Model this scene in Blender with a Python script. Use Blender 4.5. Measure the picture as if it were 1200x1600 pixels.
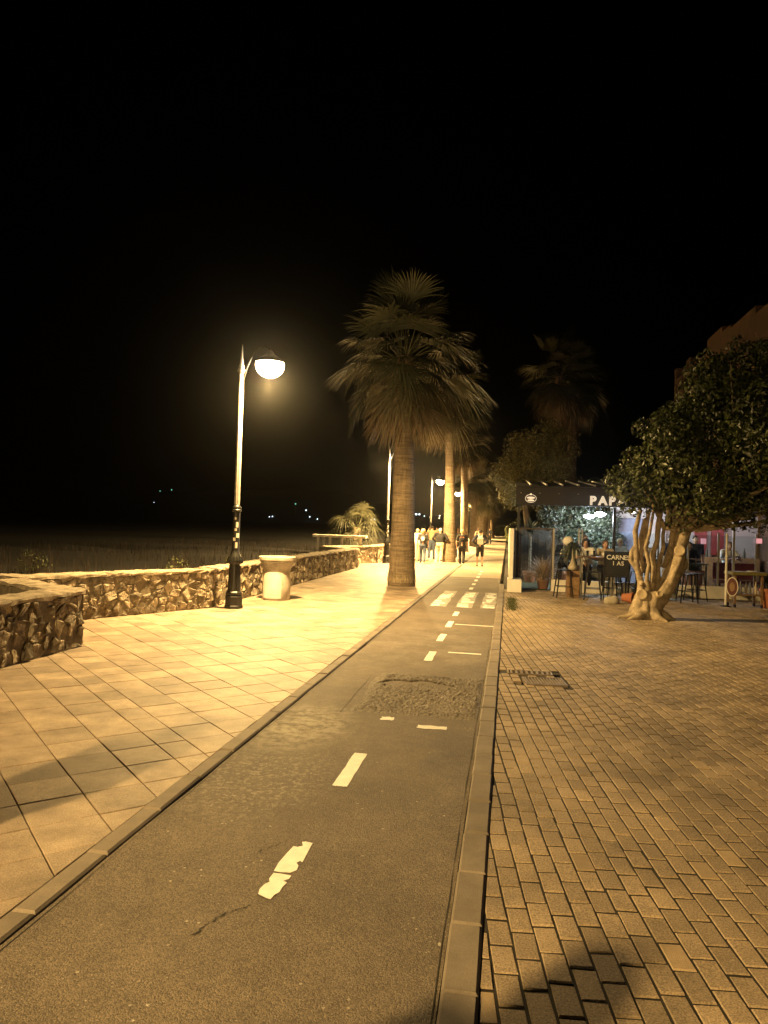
import bpy, bmesh, math, random
from mathutils import Vector, Matrix, noise as mnoise
R = math.radians
random.seed(7)
scene = bpy.context.scene
for o in list(bpy.data.objects): bpy.data.objects.remove(o)
COL = scene.collection

# ------------------------------------------------------------------ camera, world, exposure
cd = bpy.data.cameras.new('camera'); cam = bpy.data.objects.new('camera', cd); COL.objects.link(cam)
EYE = 1.84
cd.sensor_fit = 'VERTICAL'; cd.sensor_height = 24.0; cd.lens = 24.0*1150/1600
cd.clip_start = 0.05; cd.clip_end = 4000
cam.matrix_world = (Matrix.Translation((0, 0, EYE)) @ Matrix.Rotation(R(9.6), 4, 'Z') @
                    Matrix.Rotation(R(90.9), 4, 'X') @ Matrix.Rotation(R(1.8), 4, 'Z'))
scene.camera = cam
w = bpy.data.worlds.new('World'); scene.world = w; w.use_nodes = True
nt = w.node_tree; bg = nt.nodes['Background']
sk = nt.nodes.new('ShaderNodeTexSky'); sk.sky_type = 'NISHITA'; sk.sun_disc = False
sk.sun_elevation = R(-9); sk.sun_rotation = R(200)
nt.links.new(sk.outputs[0], bg.inputs[0]); bg.inputs[1].default_value = 0.05
vs = scene.view_settings
vs.view_transform = 'Standard'; vs.look = 'None'; vs.exposure = 0.0; vs.gamma = 1.0; vs.use_curve_mapping = False
LAMP_POWER = 9000
SODIUM = (1.0, 0.64, 0.225)

# ------------------------------------------------------------------ materials
def _mat(name):
    m = bpy.data.materials.new(name); m.use_nodes = True
    return m, m.node_tree, m.node_tree.nodes['Principled BSDF']
def N(t, kind, **kw):
    n = t.nodes.new(kind)
    for k, v in kw.items(): setattr(n, k, v)
    return n
def mix(t, a, b, fac, mode='MIX'):
    n = t.nodes.new('ShaderNodeMix'); n.data_type = 'RGBA'; n.blend_type = mode
    for s, v in ((n.inputs[0], fac), (n.inputs[6], a), (n.inputs[7], b)):
        if hasattr(v, 'type') and hasattr(v, 'is_linked'): t.links.new(v, s)
        elif isinstance(v, (int, float)): s.default_value = v
        else: s.default_value = (*v, 1)
    return n.outputs[2]
def math_(t, op, a, b=0.0, clamp=False):
    n = t.nodes.new('ShaderNodeMath'); n.operation = op; n.use_clamp = clamp
    for s, v in ((n.inputs[0], a), (n.inputs[1], b)):
        if hasattr(v, 'is_linked'): t.links.new(v, s)
        else: s.default_value = v
    return n.outputs[0]
def ramp(t, fac, p0, p1, v0=0.0, v1=1.0):
    n = t.nodes.new('ShaderNodeMapRange'); n.clamp = True
    t.links.new(fac, n.inputs[0])
    n.inputs[1].default_value = p0; n.inputs[2].default_value = p1
    n.inputs[3].default_value = v0; n.inputs[4].default_value = v1
    return n.outputs[0]
def tnoise(t, scale, detail=4, rough=0.6, vec=None):
    n = t.nodes.new('ShaderNodeTexNoise'); n.inputs['Scale'].default_value = scale
    n.inputs['Detail'].default_value = detail; n.inputs['Roughness'].default_value = rough
    if vec is not None: t.links.new(vec, n.inputs['Vector'])
    return n.outputs[0]
def worldpos(t): return t.nodes.new('ShaderNodeNewGeometry').outputs['Position']
def mat(name, col, rough=0.7, var=0.25, scale=6.0, bump=0.0, bscale=40.0, rand=None, rvar=0.3, metal=0.0, spec=0.5, col2=None, fine=0.0, fscale=220.0):
    m, t, p = _mat(name)
    pos = worldpos(t)
    n1 = tnoise(t, scale, 5, 0.65, pos)
    dark = tuple(c*(1-var) for c in col); light = tuple(min(1, c*(1+var)) for c in col)
    c = mix(t, dark, col2 or light, ramp(t, n1, 0.32, 0.68))
    if fine:
        n2 = tnoise(t, fscale, 2, 0.7, pos)
        v = ramp(t, n2, 0.3, 0.7, 1-fine, 1+fine)
        c = mix(t, c, v, 1.0, 'MULTIPLY')
    if rand:
        if rand == 'object': r = t.nodes.new('ShaderNodeObjectInfo').outputs['Random']
        else: r = t.nodes.new('ShaderNodeNewGeometry').outputs['Random Per Island']
        c = mix(t, c, ramp(t, r, 0, 1, 1-rvar, 1+rvar), 1.0, 'MULTIPLY')
    t.links.new(c, p.inputs['Base Color'])
    p.inputs['Roughness'].default_value = rough; p.inputs['Metallic'].default_value = metal
    p.inputs['Specular IOR Level'].default_value = spec
    if bump:
        b = t.nodes.new('ShaderNodeBump'); b.inputs['Strength'].default_value = bump; b.inputs['Distance'].default_value = 0.01
        t.links.new(tnoise(t, bscale, 6, 0.7, pos), b.inputs['Height']); t.links.new(b.outputs[0], p.inputs['Normal'])
    return m
def emat(name, col, s):
    m, t, p = _mat(name)
    p.inputs['Base Color'].default_value = (*[min(1, c) for c in col], 1)
    p.inputs['Emission Color'].default_value = (*col, 1); p.inputs['Emission Strength'].default_value = s
    return m
def glass(name, tint=(0.9, 0.95, 0.95), alpha=0.12):
    m, t, p = _mat(name)
    out = t.nodes['Material Output']; t.nodes.remove(p)
    tr = t.nodes.new('ShaderNodeBsdfTransparent'); tr.inputs[0].default_value = (*tint, 1)
    gl = t.nodes.new('ShaderNodeBsdfGlossy'); gl.inputs['Roughness'].default_value = 0.03
    fr = t.nodes.new('ShaderNodeFresnel'); fr.inputs[0].default_value = 1.45
    mx = t.nodes.new('ShaderNodeMixShader')
    t.links.new(math_(t, 'ADD', fr.outputs[0], alpha*0.3), mx.inputs[0]); t.links.new(tr.outputs[0], mx.inputs[1]); t.links.new(gl.outputs[0], mx.inputs[2])
    t.links.new(mx.outputs[0], out.inputs[0])
    return m
def asphalt(name, base, stain=True, coarse=1.0):
    m, t, p = _mat(name)
    pos = worldpos(t)
    big = tnoise(t, 0.9, 4, 0.6, pos); med = tnoise(t, 7, 5, 0.7, pos)
    vo = t.nodes.new('ShaderNodeTexVoronoi'); vo.inputs['Scale'].default_value = 150/coarse; t.links.new(pos, vo.inputs['Vector'])
    c = mix(t, tuple(b*0.72 for b in base), tuple(b*1.25 for b in base), ramp(t, big, 0.3, 0.7))
    c = mix(t, c, ramp(t, med, 0.25, 0.75, 0.8, 1.2), 1.0, 'MULTIPLY')
    c = mix(t, c, ramp(t, vo.outputs['Color'], 0.0, 1.0, 0.35, 1.65), 0.9, 'MULTIPLY')
    vo2 = t.nodes.new('ShaderNodeTexVoronoi'); vo2.inputs['Scale'].default_value = 17; t.links.new(pos, vo2.inputs['Vector'])
    chip = math_(t, 'MULTIPLY', ramp(t, vo2.outputs['Distance'], 0.09, 0.15, 1, 0), ramp(t, tnoise(t, 4, 3, 0.5, pos), 0.56, 0.62))
    c = mix(t, c, (0.42, 0.38, 0.32), chip)
    vo3 = t.nodes.new('ShaderNodeTexVoronoi'); vo3.inputs['Scale'].default_value = 45; t.links.new(pos, vo3.inputs['Vector'])
    sp = ramp(t, vo3.outputs['Distance'], 0.12, 0.2, 1, 0)
    c = mix(t, c, (0.36, 0.32, 0.27), math_(t, 'MULTIPLY', sp, ramp(t, tnoise(t, 9, 3, 0.5, pos), 0.52, 0.66)))
    if stain:
        sx = t.nodes.new('ShaderNodeSeparateXYZ'); t.links.new(pos, sx.inputs[0])
        def blob(x, y, rx, ry, n, lo, hi):
            dx = math_(t, 'DIVIDE', math_(t, 'SUBTRACT', sx.outputs[0], x), rx)
            dy = math_(t, 'DIVIDE', math_(t, 'SUBTRACT', sx.outputs[1], y), ry)
            d = math_(t, 'ADD', math_(t, 'MULTIPLY', dx, dx), math_(t, 'MULTIPLY', dy, dy))
            return math_(t, 'MULTIPLY', ramp(t, d, 0.1, 1.0, 1, 0), ramp(t, tnoise(t, n, 5, 0.75, pos), lo, hi))
        c = mix(t, c, (0.50, 0.46, 0.37), math_(t, 'MULTIPLY', blob(-1.85, 6.5, 0.6, 0.9, 9, 0.40, 0.6), 0.75))
        c = mix(t, c, (0.42, 0.38, 0.31), math_(t, 'MULTIPLY', blob(-1.7, 5.1, 0.6, 0.9, 26, 0.5, 0.62), 0.6))
        c = mix(t, c, (0.36, 0.33, 0.27), math_(t, 'MULTIPLY', blob(-1.3, 11.5, 1.4, 2.6, 2.0, 0.42, 0.7), 0.4))
        c = mix(t, c, (0.055, 0.05, 0.045), math_(t, 'MULTIPLY', blob(-0.35, 6.0, 0.4, 0.5, 6, 0.45, 0.62), 0.6))
    t.links.new(c, p.inputs['Base Color']); p.inputs['Roughness'].default_value = 0.78
    b = t.nodes.new('ShaderNodeBump'); b.inputs['Strength'].default_value = 0.65; b.inputs['Distance'].default_value = 0.006*coarse
    h = math_(t, 'ADD', math_(t, 'MULTIPLY', vo.outputs['Distance'], -1.0), math_(t, 'MULTIPLY', tnoise(t, 60/coarse, 4, 0.7, pos), 1.2))
    t.links.new(h, b.inputs['Height']); t.links.new(b.outputs[0], p.inputs['Normal'])
    return m

M = {}
M['asphalt'] = asphalt('asphalt', (0.128, 0.102, 0.077))
M['patch'] = asphalt('asphalt_patch', (0.165, 0.14, 0.112), False, 2.6)
M['tile_o'] = mat('paving_tile', (0.315, 0.245, 0.18), 0.62, 0.34, 2.6, 0.5, 110, 'object', 0.28, fine=0.42, fscale=130)
M['tile_i'] = mat('paving_tile_far', (0.315, 0.245, 0.18), 0.62, 0.34, 2.6, 0.5, 110, 'island', 0.28, fine=0.42, fscale=130)
M['paver_o'] = mat('paver', (0.285, 0.220, 0.150), 0.75, 0.36, 1.1, 0.6, 110, 'object', 0.2, fine=0.5, fscale=110)
M['paver_i'] = mat('paver_far', (0.285, 0.220, 0.150), 0.75, 0.36, 1.1, 0.6, 110, 'island', 0.2, fine=0.5, fscale=110)
M['paver_buff'] = mat('paver_buff', (0.33, 0.25, 0.16), 0.75, 0.2, 3, 0.4, 150, 'object', 0.18, fine=0.25)
M['sand'] = mat('joint_sand', (0.014, 0.011, 0.008), 0.95, 0.3, 8, 0.5, 90)
M['grout'] = mat('tile_bed', (0.13, 0.10, 0.075), 0.95, 0.3, 8, 0.4, 90)
M['kerb'] = mat('kerb_concrete', (0.185, 0.155, 0.125), 0.8, 0.2, 4, 0.35, 120, 'object', 0.13, fine=0.18)
M['paint'] = mat('road_paint', (0.80, 0.79, 0.74), 0.6, 0.1, 12, 0.25, 160, fine=0.1)
M['paint_worn'] = mat('road_paint_worn', (0.30, 0.28, 0.24), 0.7, 0.3, 7, 0.3, 140, fine=0.3)
M['lane_far'] = mat('asphalt_painted_sheen', (0.27, 0.225, 0.17), 0.6, 0.25, 0.5, 0.3, 60, fine=0.15)  # far asphalt made paler: grazing lamp reflection is put into its colour
M['crack'] = mat('crack_tar', (0.02, 0.018, 0.015), 0.9, 0.3, 20)
M['stone_o'] = mat('rubble_stone', (0.235, 0.195, 0.145), 0.85, 0.6, 9, 1.0, 26, 'object', 0.5, fine=0.3, fscale=90)
M['mortar'] = mat('wall_mortar', (0.17, 0.14, 0.10), 0.95, 0.35, 9, 1.0, 40)
M['coping'] = mat('coping_mortar', (0.32, 0.265, 0.195), 0.9, 0.45, 6, 1.0, 30, 'object', 0.1, fine=0.25, fscale=70)
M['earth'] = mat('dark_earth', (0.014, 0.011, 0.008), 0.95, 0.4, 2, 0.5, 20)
M['iron'] = mat('black_cast_iron', (0.014, 0.014, 0.013), 0.45, 0.3, 12, 0.15, 60)
M['steel'] = mat('painted_steel', (0.38, 0.36, 0.33), 0.45, 0.2, 9, 0.05, 60, metal=0.2)
M['bowl'] = emat('lamp_bowl', (1.0, 0.80, 0.50), 120)
M['hood'] = mat('lamp_hood', (0.05, 0.05, 0.05), 0.5, 0.2, 9)
M['sticker'] = mat('sticker', (0.75, 0.73, 0.68), 0.6, 0.12, 30)
M['bin'] = mat('bin_concrete', (0.44, 0.40, 0.34), 0.75, 0.3, 3.5, 0.5, 70, fine=0.2, fscale=60)
M['bin_door'] = mat('bin_panel', (0.58, 0.545, 0.49), 0.6, 0.16, 4, 0.1, 60)
M['dark'] = mat('dark_void', (0.004, 0.004, 0.004), 0.9, 0.2)
M['white'] = mat('white_render', (0.70, 0.66, 0.58), 0.85, 0.12, 3, 0.3, 60, fine=0.06)
M['black'] = mat('black_metal', (0.012, 0.012, 0.013), 0.42, 0.2, 10)
M['fascia'] = mat('awning_fabric', (0.018, 0.016, 0.016), 0.8, 0.3, 3, 0.3, 30)
M['alu'] = mat('aluminium_post', (0.38, 0.36, 0.33), 0.4, 0.12, 10, metal=0.5)
M['letter'] = emat('sign_letter', (0.80, 0.76, 0.68), 0.45)
M['chalk'] = mat('chalk', (0.72, 0.72, 0.70), 0.9, 0.15, 50)
M['board'] = mat('chalkboard', (0.012, 0.012, 0.012), 0.7, 0.5, 10)
M['wood'] = mat('warm_wood', (0.22, 0.13, 0.06), 0.6, 0.3, 14, 0.3, 40)
M['greenwood'] = mat('olive_paint_wood', (0.20, 0.17, 0.05), 0.6, 0.25, 14, 0.2, 40)
M['terra'] = mat('terracotta', (0.36, 0.13, 0.06), 0.75, 0.2, 9, 0.2, 60)
M['red'] = mat('red_lacquer', (0.22, 0.03, 0.03), 0.5, 0.15, 9)
M['maroon'] = mat('maroon_paint', (0.10, 0.022, 0.016), 0.6, 0.3, 20)
M['lawn'] = mat('artificial_turf', (0.035, 0.042, 0.012), 0.9, 0.3, 30, 0.8, 200)
M['reed'] = mat('reed_screen', (0.055, 0.042, 0.032), 0.85, 0.3, 20, 0.3, 60, 'object', 0.3)
M['ochre'] = mat('ochre_plaster', (0.10, 0.06, 0.036), 0.9, 0.2, 1.2, 0.3, 30)
M['bluegrey'] = mat('blue_grey_panel', (0.16, 0.18, 0.26), 0.5, 0.2, 6)
M['pinkwall'] = mat('pale_interior_wall', (0.40, 0.37, 0.36), 0.8, 0.1, 3)
M['boulder'] = mat('boulder', (0.36, 0.32, 0.25), 0.9, 0.25, 10, 0.8, 40)
M['glass'] = glass('clear_glass')
M['glass_dark'] = glass('smoked_glass', (0.62, 0.64, 0.62), 0.2)
M['led'] = emat('led_lamp', (0.80, 0.92, 1.0), 200)
M['warmled'] = emat('warm_pendant', (1.0, 0.82, 0.72), 25)
M['pinksign'] = emat('pink_lit_sign', (1.0, 0.45, 0.5), 0.6)
M['far_white'] = emat('far_lamp_white', (0.75, 0.9, 1.0), 5)
M['far_green'] = emat('far_lamp_green', (0.2, 0.7, 0.45), 1.6)
M['far_warm'] = emat('far_lamp_warm', (1.0, 0.85, 0.6), 4)
def palm_bark():
    m, t, p = _mat('palm_bark')
    pos = worldpos(t); mp = t.nodes.new('ShaderNodeMapping'); mp.inputs['Scale'].default_value = (1.2, 1.2, 13.0); t.links.new(pos, mp.inputs[0])
    ring = tnoise(t, 1.6, 5, 0.7, mp.outputs[0])
    mp2 = t.nodes.new('ShaderNodeMapping'); mp2.inputs['Scale'].default_value = (14, 14, 1.5); t.links.new(pos, mp2.inputs[0])
    fib = tnoise(t, 1.6, 5, 0.75, mp2.outputs[0])
    c = mix(t, (0.10, 0.072, 0.046), (0.27, 0.205, 0.135), ramp(t, ring, 0.33, 0.66))
    c = mix(t, c, ramp(t, fib, 0.25, 0.75, 0.55, 1.4), 1.0, 'MULTIPLY')
    c = mix(t, c, ramp(t, tnoise(t, 0.9, 4, 0.6, pos), 0.3, 0.7, 0.7, 1.2), 1.0, 'MULTIPLY')
    t.links.new(c, p.inputs['Base Color']); p.inputs['Roughness'].default_value = 0.9
    b = t.nodes.new('ShaderNodeBump'); b.inputs['Strength'].default_value = 0.8; b.inputs['Distance'].default_value = 0.025
    t.links.new(math_(t, 'ADD', ring, math_(t, 'MULTIPLY', fib, 0.6)), b.inputs['Height']); t.links.new(b.outputs[0], p.inputs['Normal'])
    return m
M['bark'] = palm_bark()
M['bark_band'] = mat('palm_base_fibre', (0.30, 0.235, 0.15), 0.9, 0.4, 18, 0.9, 60)
M['frond'] = mat('palm_frond', (0.075, 0.080, 0.040), 0.5, 0.3, 5, 0, 40, 'object', 0.3)
M['frond_dark'] = mat('dark_palm_frond', (0.042, 0.042, 0.020), 0.6, 0.3, 5, 0, 40, 'object', 0.4)
M['frond_mid'] = mat('palm_frond_old', (0.10, 0.090, 0.045), 0.6, 0.3, 5, 0, 40, 'object', 0.3)
M['frond_dead'] = mat('palm_frond_dead', (0.19, 0.14, 0.085), 0.8, 0.3, 6, 0, 40, 'object', 0.3)
M['ficus_bark'] = mat('smooth_pale_bark', (0.34, 0.27, 0.18), 0.8, 0.5, 6, 1.0, 30, fine=0.3, fscale=55)
M['cut'] = mat('pruned_cut_wood', (0.50, 0.40, 0.26), 0.8, 0.15, 20, 0.2, 60)
M['ficus_leaf'] = mat('glossy_leaf', (0.052, 0.066, 0.020), 0.36, 0.45, 1.6, 0, 40, 'island', 0.8, spec=0.6)
M['hedge_leaf'] = mat('hedge_leaf', (0.075, 0.085, 0.028), 0.55, 0.3, 1.5, 0, 40, 'island', 0.5)
M['hedge_pale'] = mat('pale_hedge_leaf', (0.15, 0.14, 0.05), 0.6, 0.3, 1.5, 0, 40, 'island', 0.5)
M['plant_leaf'] = mat('plant_leaf', (0.032, 0.040, 0.022), 0.45, 0.3, 3, 0, 40, 'island', 0.5)
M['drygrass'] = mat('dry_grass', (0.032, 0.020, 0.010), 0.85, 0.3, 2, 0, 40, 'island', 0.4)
M['pampas'] = mat('ornamental_grass', (0.46, 0.30, 0.19), 0.8, 0.3, 4, 0, 40, 'island', 0.4)
M['weed'] = mat('weed', (0.05, 0.06, 0.018), 0.8, 0.3, 4, 0, 40, 'island', 0.5)
M['skin'] = mat('skin', (0.48, 0.29, 0.20), 0.55, 0.08, 8)
def cloth(name, c, var=0.2): return mat(name, c, 0.9, var, 9, 0.4, 45)
M['c_black'] = cloth('black_cloth', (0.014, 0.013, 0.014)); M['c_dark'] = cloth('dark_grey_cloth', (0.035, 0.033, 0.036))
M['c_jean'] = cloth('blue_denim', (0.055, 0.075, 0.12)); M['c_tan'] = cloth('tan_cloth', (0.30, 0.22, 0.13))
M['c_beige'] = cloth('beige_cloth', (0.45, 0.38, 0.27)); M['c_white'] = cloth('white_cloth', (0.68, 0.66, 0.62), 0.08)
M['c_grey'] = cloth('grey_cloth', (0.16, 0.16, 0.18)); M['c_navy'] = cloth('navy_cloth', (0.02, 0.022, 0.04))
M['h_dark'] = cloth('dark_hair', (0.02, 0.014, 0.010), 0.4); M['h_blond'] = cloth('blond_hair', (0.52, 0.40, 0.20), 0.3)
M['h_white'] = cloth('white_hair', (0.62, 0.58, 0.50), 0.2); M['h_brown'] = cloth('brown_hair', (0.09, 0.05, 0.03), 0.4)

# ------------------------------------------------------------------ helpers
def link(o, parent=None):
    COL.objects.link(o)
    if parent is not None: o.parent = parent
    return o
def tag(o, label=None, cat=None, group=None, kind=None):
    if label: o['label'] = label
    if cat: o['category'] = cat
    if group: o['group'] = group
    if kind: o['kind'] = kind
    return o
def thing(name, label, cat, loc=(0, 0, 0), rz=0.0, group=None):
    o = bpy.data.objects.new(name, None); o.empty_display_size = 0.2
    link(o); o.location = loc; o.rotation_euler = (0, 0, rz)
    return tag(o, label, cat, group)
def copy_tree(o, parent=None):
    c = o.copy(); link(c, parent)
    for ch in o.children: copy_tree(ch, c)
    return c
def mesh(name, v, f, m, smooth=False):
    me = bpy.data.meshes.new(name); me.from_pydata([tuple(p) for p in v], [], f); me.update()
    if m is not None: me.materials.append(m)
    if smooth: me.polygons.foreach_set('use_smooth', [True]*len(me.polygons))
    return me
class MB:
    def __init__(s): s.v = []; s.f = []
    def add(s, v, f):
        n = len(s.v); s.v += [tuple(p) for p in v]; s.f += [tuple(i+n for i in q) for q in f]; return s
    def box(s, x0, x1, y0, y1, z0, z1, mtx=None):
        v = [Vector(p) for p in ((x0,y0,z0),(x1,y0,z0),(x1,y1,z0),(x0,y1,z0),(x0,y0,z1),(x1,y0,z1),(x1,y1,z1),(x0,y1,z1))]
        if mtx: v = [mtx @ p for p in v]
        return s.add(v, [(0,3,2,1),(4,5,6,7),(0,1,5,4),(1,2,6,5),(2,3,7,6),(3,0,4,7)])
    def bbox(s, x0, x1, y0, y1, z0, z1, b=0.01, mtx=None):   # bevelled box
        v = []
        for z, e in ((z0, b), (z0+b, 0), (z1-b, 0), (z1, b)):
            v += [(x0+e,y0+e,z),(x1-e,y0+e,z),(x1-e,y1-e,z),(x0+e,y1-e,z)]
        f = [(0,3,2,1), (12,13,14,15)]
        for k in range(3):
            for i in range(4): f.append((4*k+i, 4*k+(i+1)%4, 4*k+4+(i+1)%4, 4*k+4+i))
        v = [Vector(p) for p in v]
        if mtx: v = [mtx @ p for p in v]
        return s.add(v, f)
    def tube(s, pts, rad, n=8, caps=True):
        pts = [Vector(p) for p in pts]; k = len(pts)
        if not hasattr(rad, '__len__'): rad = [rad]*k
        v = []; f = []; ref = None
        for i, p in enumerate(pts):
            d = (pts[min(i+1, k-1)]-pts[max(i-1, 0)]).normalized()
            if ref is None: ref = Vector((1, 0, 0)) if abs(d.x) < 0.9 else Vector((0, 1, 0))
            a = (ref - d*ref.dot(d)).normalized(); b = d.cross(a); ref = a
            v += [p + (a*math.cos(2*math.pi*j/n) + b*math.sin(2*math.pi*j/n))*rad[i] for j in range(n)]
        for i in range(k-1):
            for j in range(n): f.append((i*n+j, i*n+(j+1)%n, i*n+n+(j+1)%n, i*n+n+j))
        if caps: f += [tuple(range(n-1, -1, -1)), tuple(range((k-1)*n, k*n))]
        return s.add(v, f)
    def lathe(s, prof, n=24, c=(0, 0), capb=True, capt=True):
        v = []; f = []
        for r, z in prof: v += [(c[0]+r*math.cos(2*math.pi*j/n), c[1]+r*math.sin(2*math.pi*j/n), z) for j in range(n)]
        for i in range(len(prof)-1):
            for j in range(n): f.append((i*n+j, i*n+(j+1)%n, i*n+n+(j+1)%n, i*n+n+j))
        if capb: f.append(tuple(range(n-1, -1, -1)))
        if capt: f.append(tuple(range((len(prof)-1)*n, len(prof)*n)))
        return s.add(v, f)
    def build(s, name, m, parent=None, smooth=False, angle=None):
        me = mesh(name, s.v, s.f, m, smooth)
        o = link(bpy.data.objects.new(name, me), parent)
        if smooth and angle: me.set_sharp_from_angle(angle=R(angle))
        return o
def structure(o): o['kind'] = 'structure'; return o
def prism(poly, zt, depth, bev):
    c = Vector((sum(p[0] for p in poly)/len(poly), sum(p[1] for p in poly)/len(poly)))
    n = len(poly); v = []; f = []
    for z, e in ((zt-depth, 0), (zt-bev, 0), (zt, bev)):
        for p in poly:
            d = Vector((p[0], p[1])) - c; L = max(d.length, 1e-5)
            q = c + d*max(0.3, 1-1.4*e/L); v.append((q.x, q.y, z))
    for k in range(2):
        for i in range(n): f.append((k*n+i, k*n+(i+1)%n, k*n+n+(i+1)%n, k*n+n+i))
    f.append(tuple(range(2*n, 3*n)))
    return v, f
def clip(poly, a, b, c):           # keep a*x+b*y<=c
    out = []
    for i, p in enumerate(poly):
        q = poly[(i+1) % len(poly)]; dp = a*p[0]+b*p[1]-c; dq = a*q[0]+b*q[1]-c
        if dp <= 0: out.append(p)
        if dp*dq < 0:
            t = dp/(dp-dq); out.append((p[0]+(q[0]-p[0])*t, p[1]+(q[1]-p[1])*t))
    return out
def area(p): return 0.5*abs(sum(p[i][0]*p[(i+1)%len(p)][1]-p[(i+1)%len(p)][0]*p[i][1] for i in range(len(p))))
MI = cam.matrix_world.inverted()
def inview(x, y, z=0.0, mrg=0.04):
    q = MI @ Vector((x, y, z))
    if q.z > -0.3: return False
    fx = 1150/600*q.x/-q.z; fy = 1150/800*q.y/-q.z
    return abs(fx) < 1+mrg and abs(fy) < 1+mrg

# ------------------------------------------------------------------ ground, lane, kerbs
g = structure(MB().box(-2000, 2000, -400, 3000, -0.6, -0.12).build('ground', M['earth']))
XL0, XL1, XR0, XR1 = -2.215, -2.085, -0.215, -0.06
YEND = 150.0
random.seed(3)
def sheet(x0, x1, y0, y1, nx, ny, z, amp, s):
    v = []; f = []
    for j in range(ny+1):
        for i in range(nx+1):
            x = x0+(x1-x0)*i/nx; y = y0+(y1-y0)*j/ny
            v.append((x, y, z+amp*mnoise.noise(Vector((x*s, y*s, 0)))))
    for j in range(ny):
        for i in range(nx): a = j*(nx+1)+i; f.append((a, a+1, a+nx+2, a+nx+1))
    return v, f
lv, lf = sheet(XL1+0.001, XR0-0.001, -8, 27, 24, 365, -0.012, 0.006, 1.6)
b = MB().add(lv, lf)
lane = structure(b.build('bike_lane', M['asphalt'], smooth=True))
structure(MB().add(*sheet(XL1+0.001, XR0-0.001, 27, YEND, 8, 200, -0.012, 0.004, 1.6)).build('bike_lane_painted_sheen', M['lane_far'], smooth=True))  # same lane continued, in the colour that carries the painted lamp sheen
def lz(x, y): return -0.012+0.006*mnoise.noise(Vector((x*1.6, y*1.6, 0)))
def flat(name, polys, m, parent, dz=0.004, thick=0.0, fn=lz):
    b = MB()
    for poly in polys: b.add([(x, y, fn(x, y)+dz) for x, y in poly], [tuple(range(len(poly)))])
    return b.build(name, m, parent)
def ragged(x0, x1, y0, y1, k=10, amp=0.008, skew=0.0):
    p = []
    for i in range(k): t = i/k; p.append((x0+(x1-x0)*t+random.uniform(-1, 1)*amp*0.4, y0+random.uniform(-1, 1)*amp))
    for i in range(k): t = i/k; p.append((x1+random.uniform(-1, 1)*amp*0.5+skew*t, y0+(y1-y0)*t))
    for i in range(k): t = i/k; p.append((x1+(x0-x1)*t+skew, y1+random.uniform(-1, 1)*amp))
    for i in range(k): t = i/k; p.append((x0+random.uniform(-1, 1)*amp*0.5+skew*(1-t), y1+(y0-y1)*t))
    return p
# nearest dash is broken in two flakes
near1 = [(-1.165,3.52),(-1.11,3.49),(-1.09,3.485),(-1.085,3.53),(-1.068,3.56),(-1.07,3.61),(-1.06,3.66),(-1.085,3.675),(-1.062,3.70),(-1.06,3.735),(-1.12,3.745),(-1.16,3.745),(-1.163,3.68),(-1.15,3.65),(-1.168,3.62),(-1.175,3.57)]
near2 = [(-1.165,3.765),(-1.13,3.76),(-1.075,3.765),(-1.05,3.80),(-1.055,3.85),(-1.075,3.88),(-1.062,3.905),(-1.045,3.89),(-1.048,3.97),(-1.052,4.06),(-1.055,4.14),(-1.10,4.15),(-1.118,4.14),(-1.10,4.09),(-1.125,4.07),(-1.15,4.075),(-1.16,3.98),(-1.17,3.86)]
flat('lane_dash', [near1, near2], M['paint'], lane)
flat('lane_dash', [ragged(-1.165, -1.06, 5.07, 5.83, 9, 0.006)], M['paint'], lane)
flat('lane_dash', [ragged(-1.14, -1.02, 6.87, 6.99, 5, 0.02)], M['paint'], lane)
for y0, y1 in ((10.03, 10.79), (11.76, 12.58), (13.46, 14.32), (15.2, 15.95), (21.7, 22.4), (23.4, 24.1), (25.1, 25.8), (26.8, 27.5), (28.5, 29.2), (30.2, 30.9)):
    flat('lane_dash', [ragged(-1.085, -0.975, y0, y1, 6, 0.01)], M['paint'], lane)
flat('lane_line', [[(-1.06,34),(-1.0,34),(-1.0,110),(-1.06,110)]], M['paint_worn'], lane)
flat('stop_line', [ragged(-0.77, -0.50, 6.70, 6.80, 7, 0.012)], M['paint'], lane)
flat('stop_line', [ragged(-0.81, -0.33, 10.74, 10.82, 7, 0.006)], M['paint'], lane)
flat('stop_line', [ragged(-0.93, -0.22, 13.85, 13.93, 7, 0.006)], M['paint'], lane)
flat('stop_line', [ragged(-1.95, -1.05, 26.0, 26.1, 7, 0.006)], M['paint_worn'], lane)
for x0, x1 in ((-1.72, -1.36), (-1.13, -0.76), (-0.56, -0.24)):
    flat('crossing_bar', [ragged(x0, x1, 16.8, 20.9, 8, 0.05)], M['paint_worn'], lane)
    for q in range(8):
        yy = 16.9+q*0.48; xx = x0+random.uniform(0.0, 0.08)
        flat('crossing_paint', [ragged(xx, xx+(x1-x0)*random.uniform(0.45, 0.85), yy, yy+random.uniform(0.25, 0.45), 5, 0.05)], M['paint'], lane, 0.0065)
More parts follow.
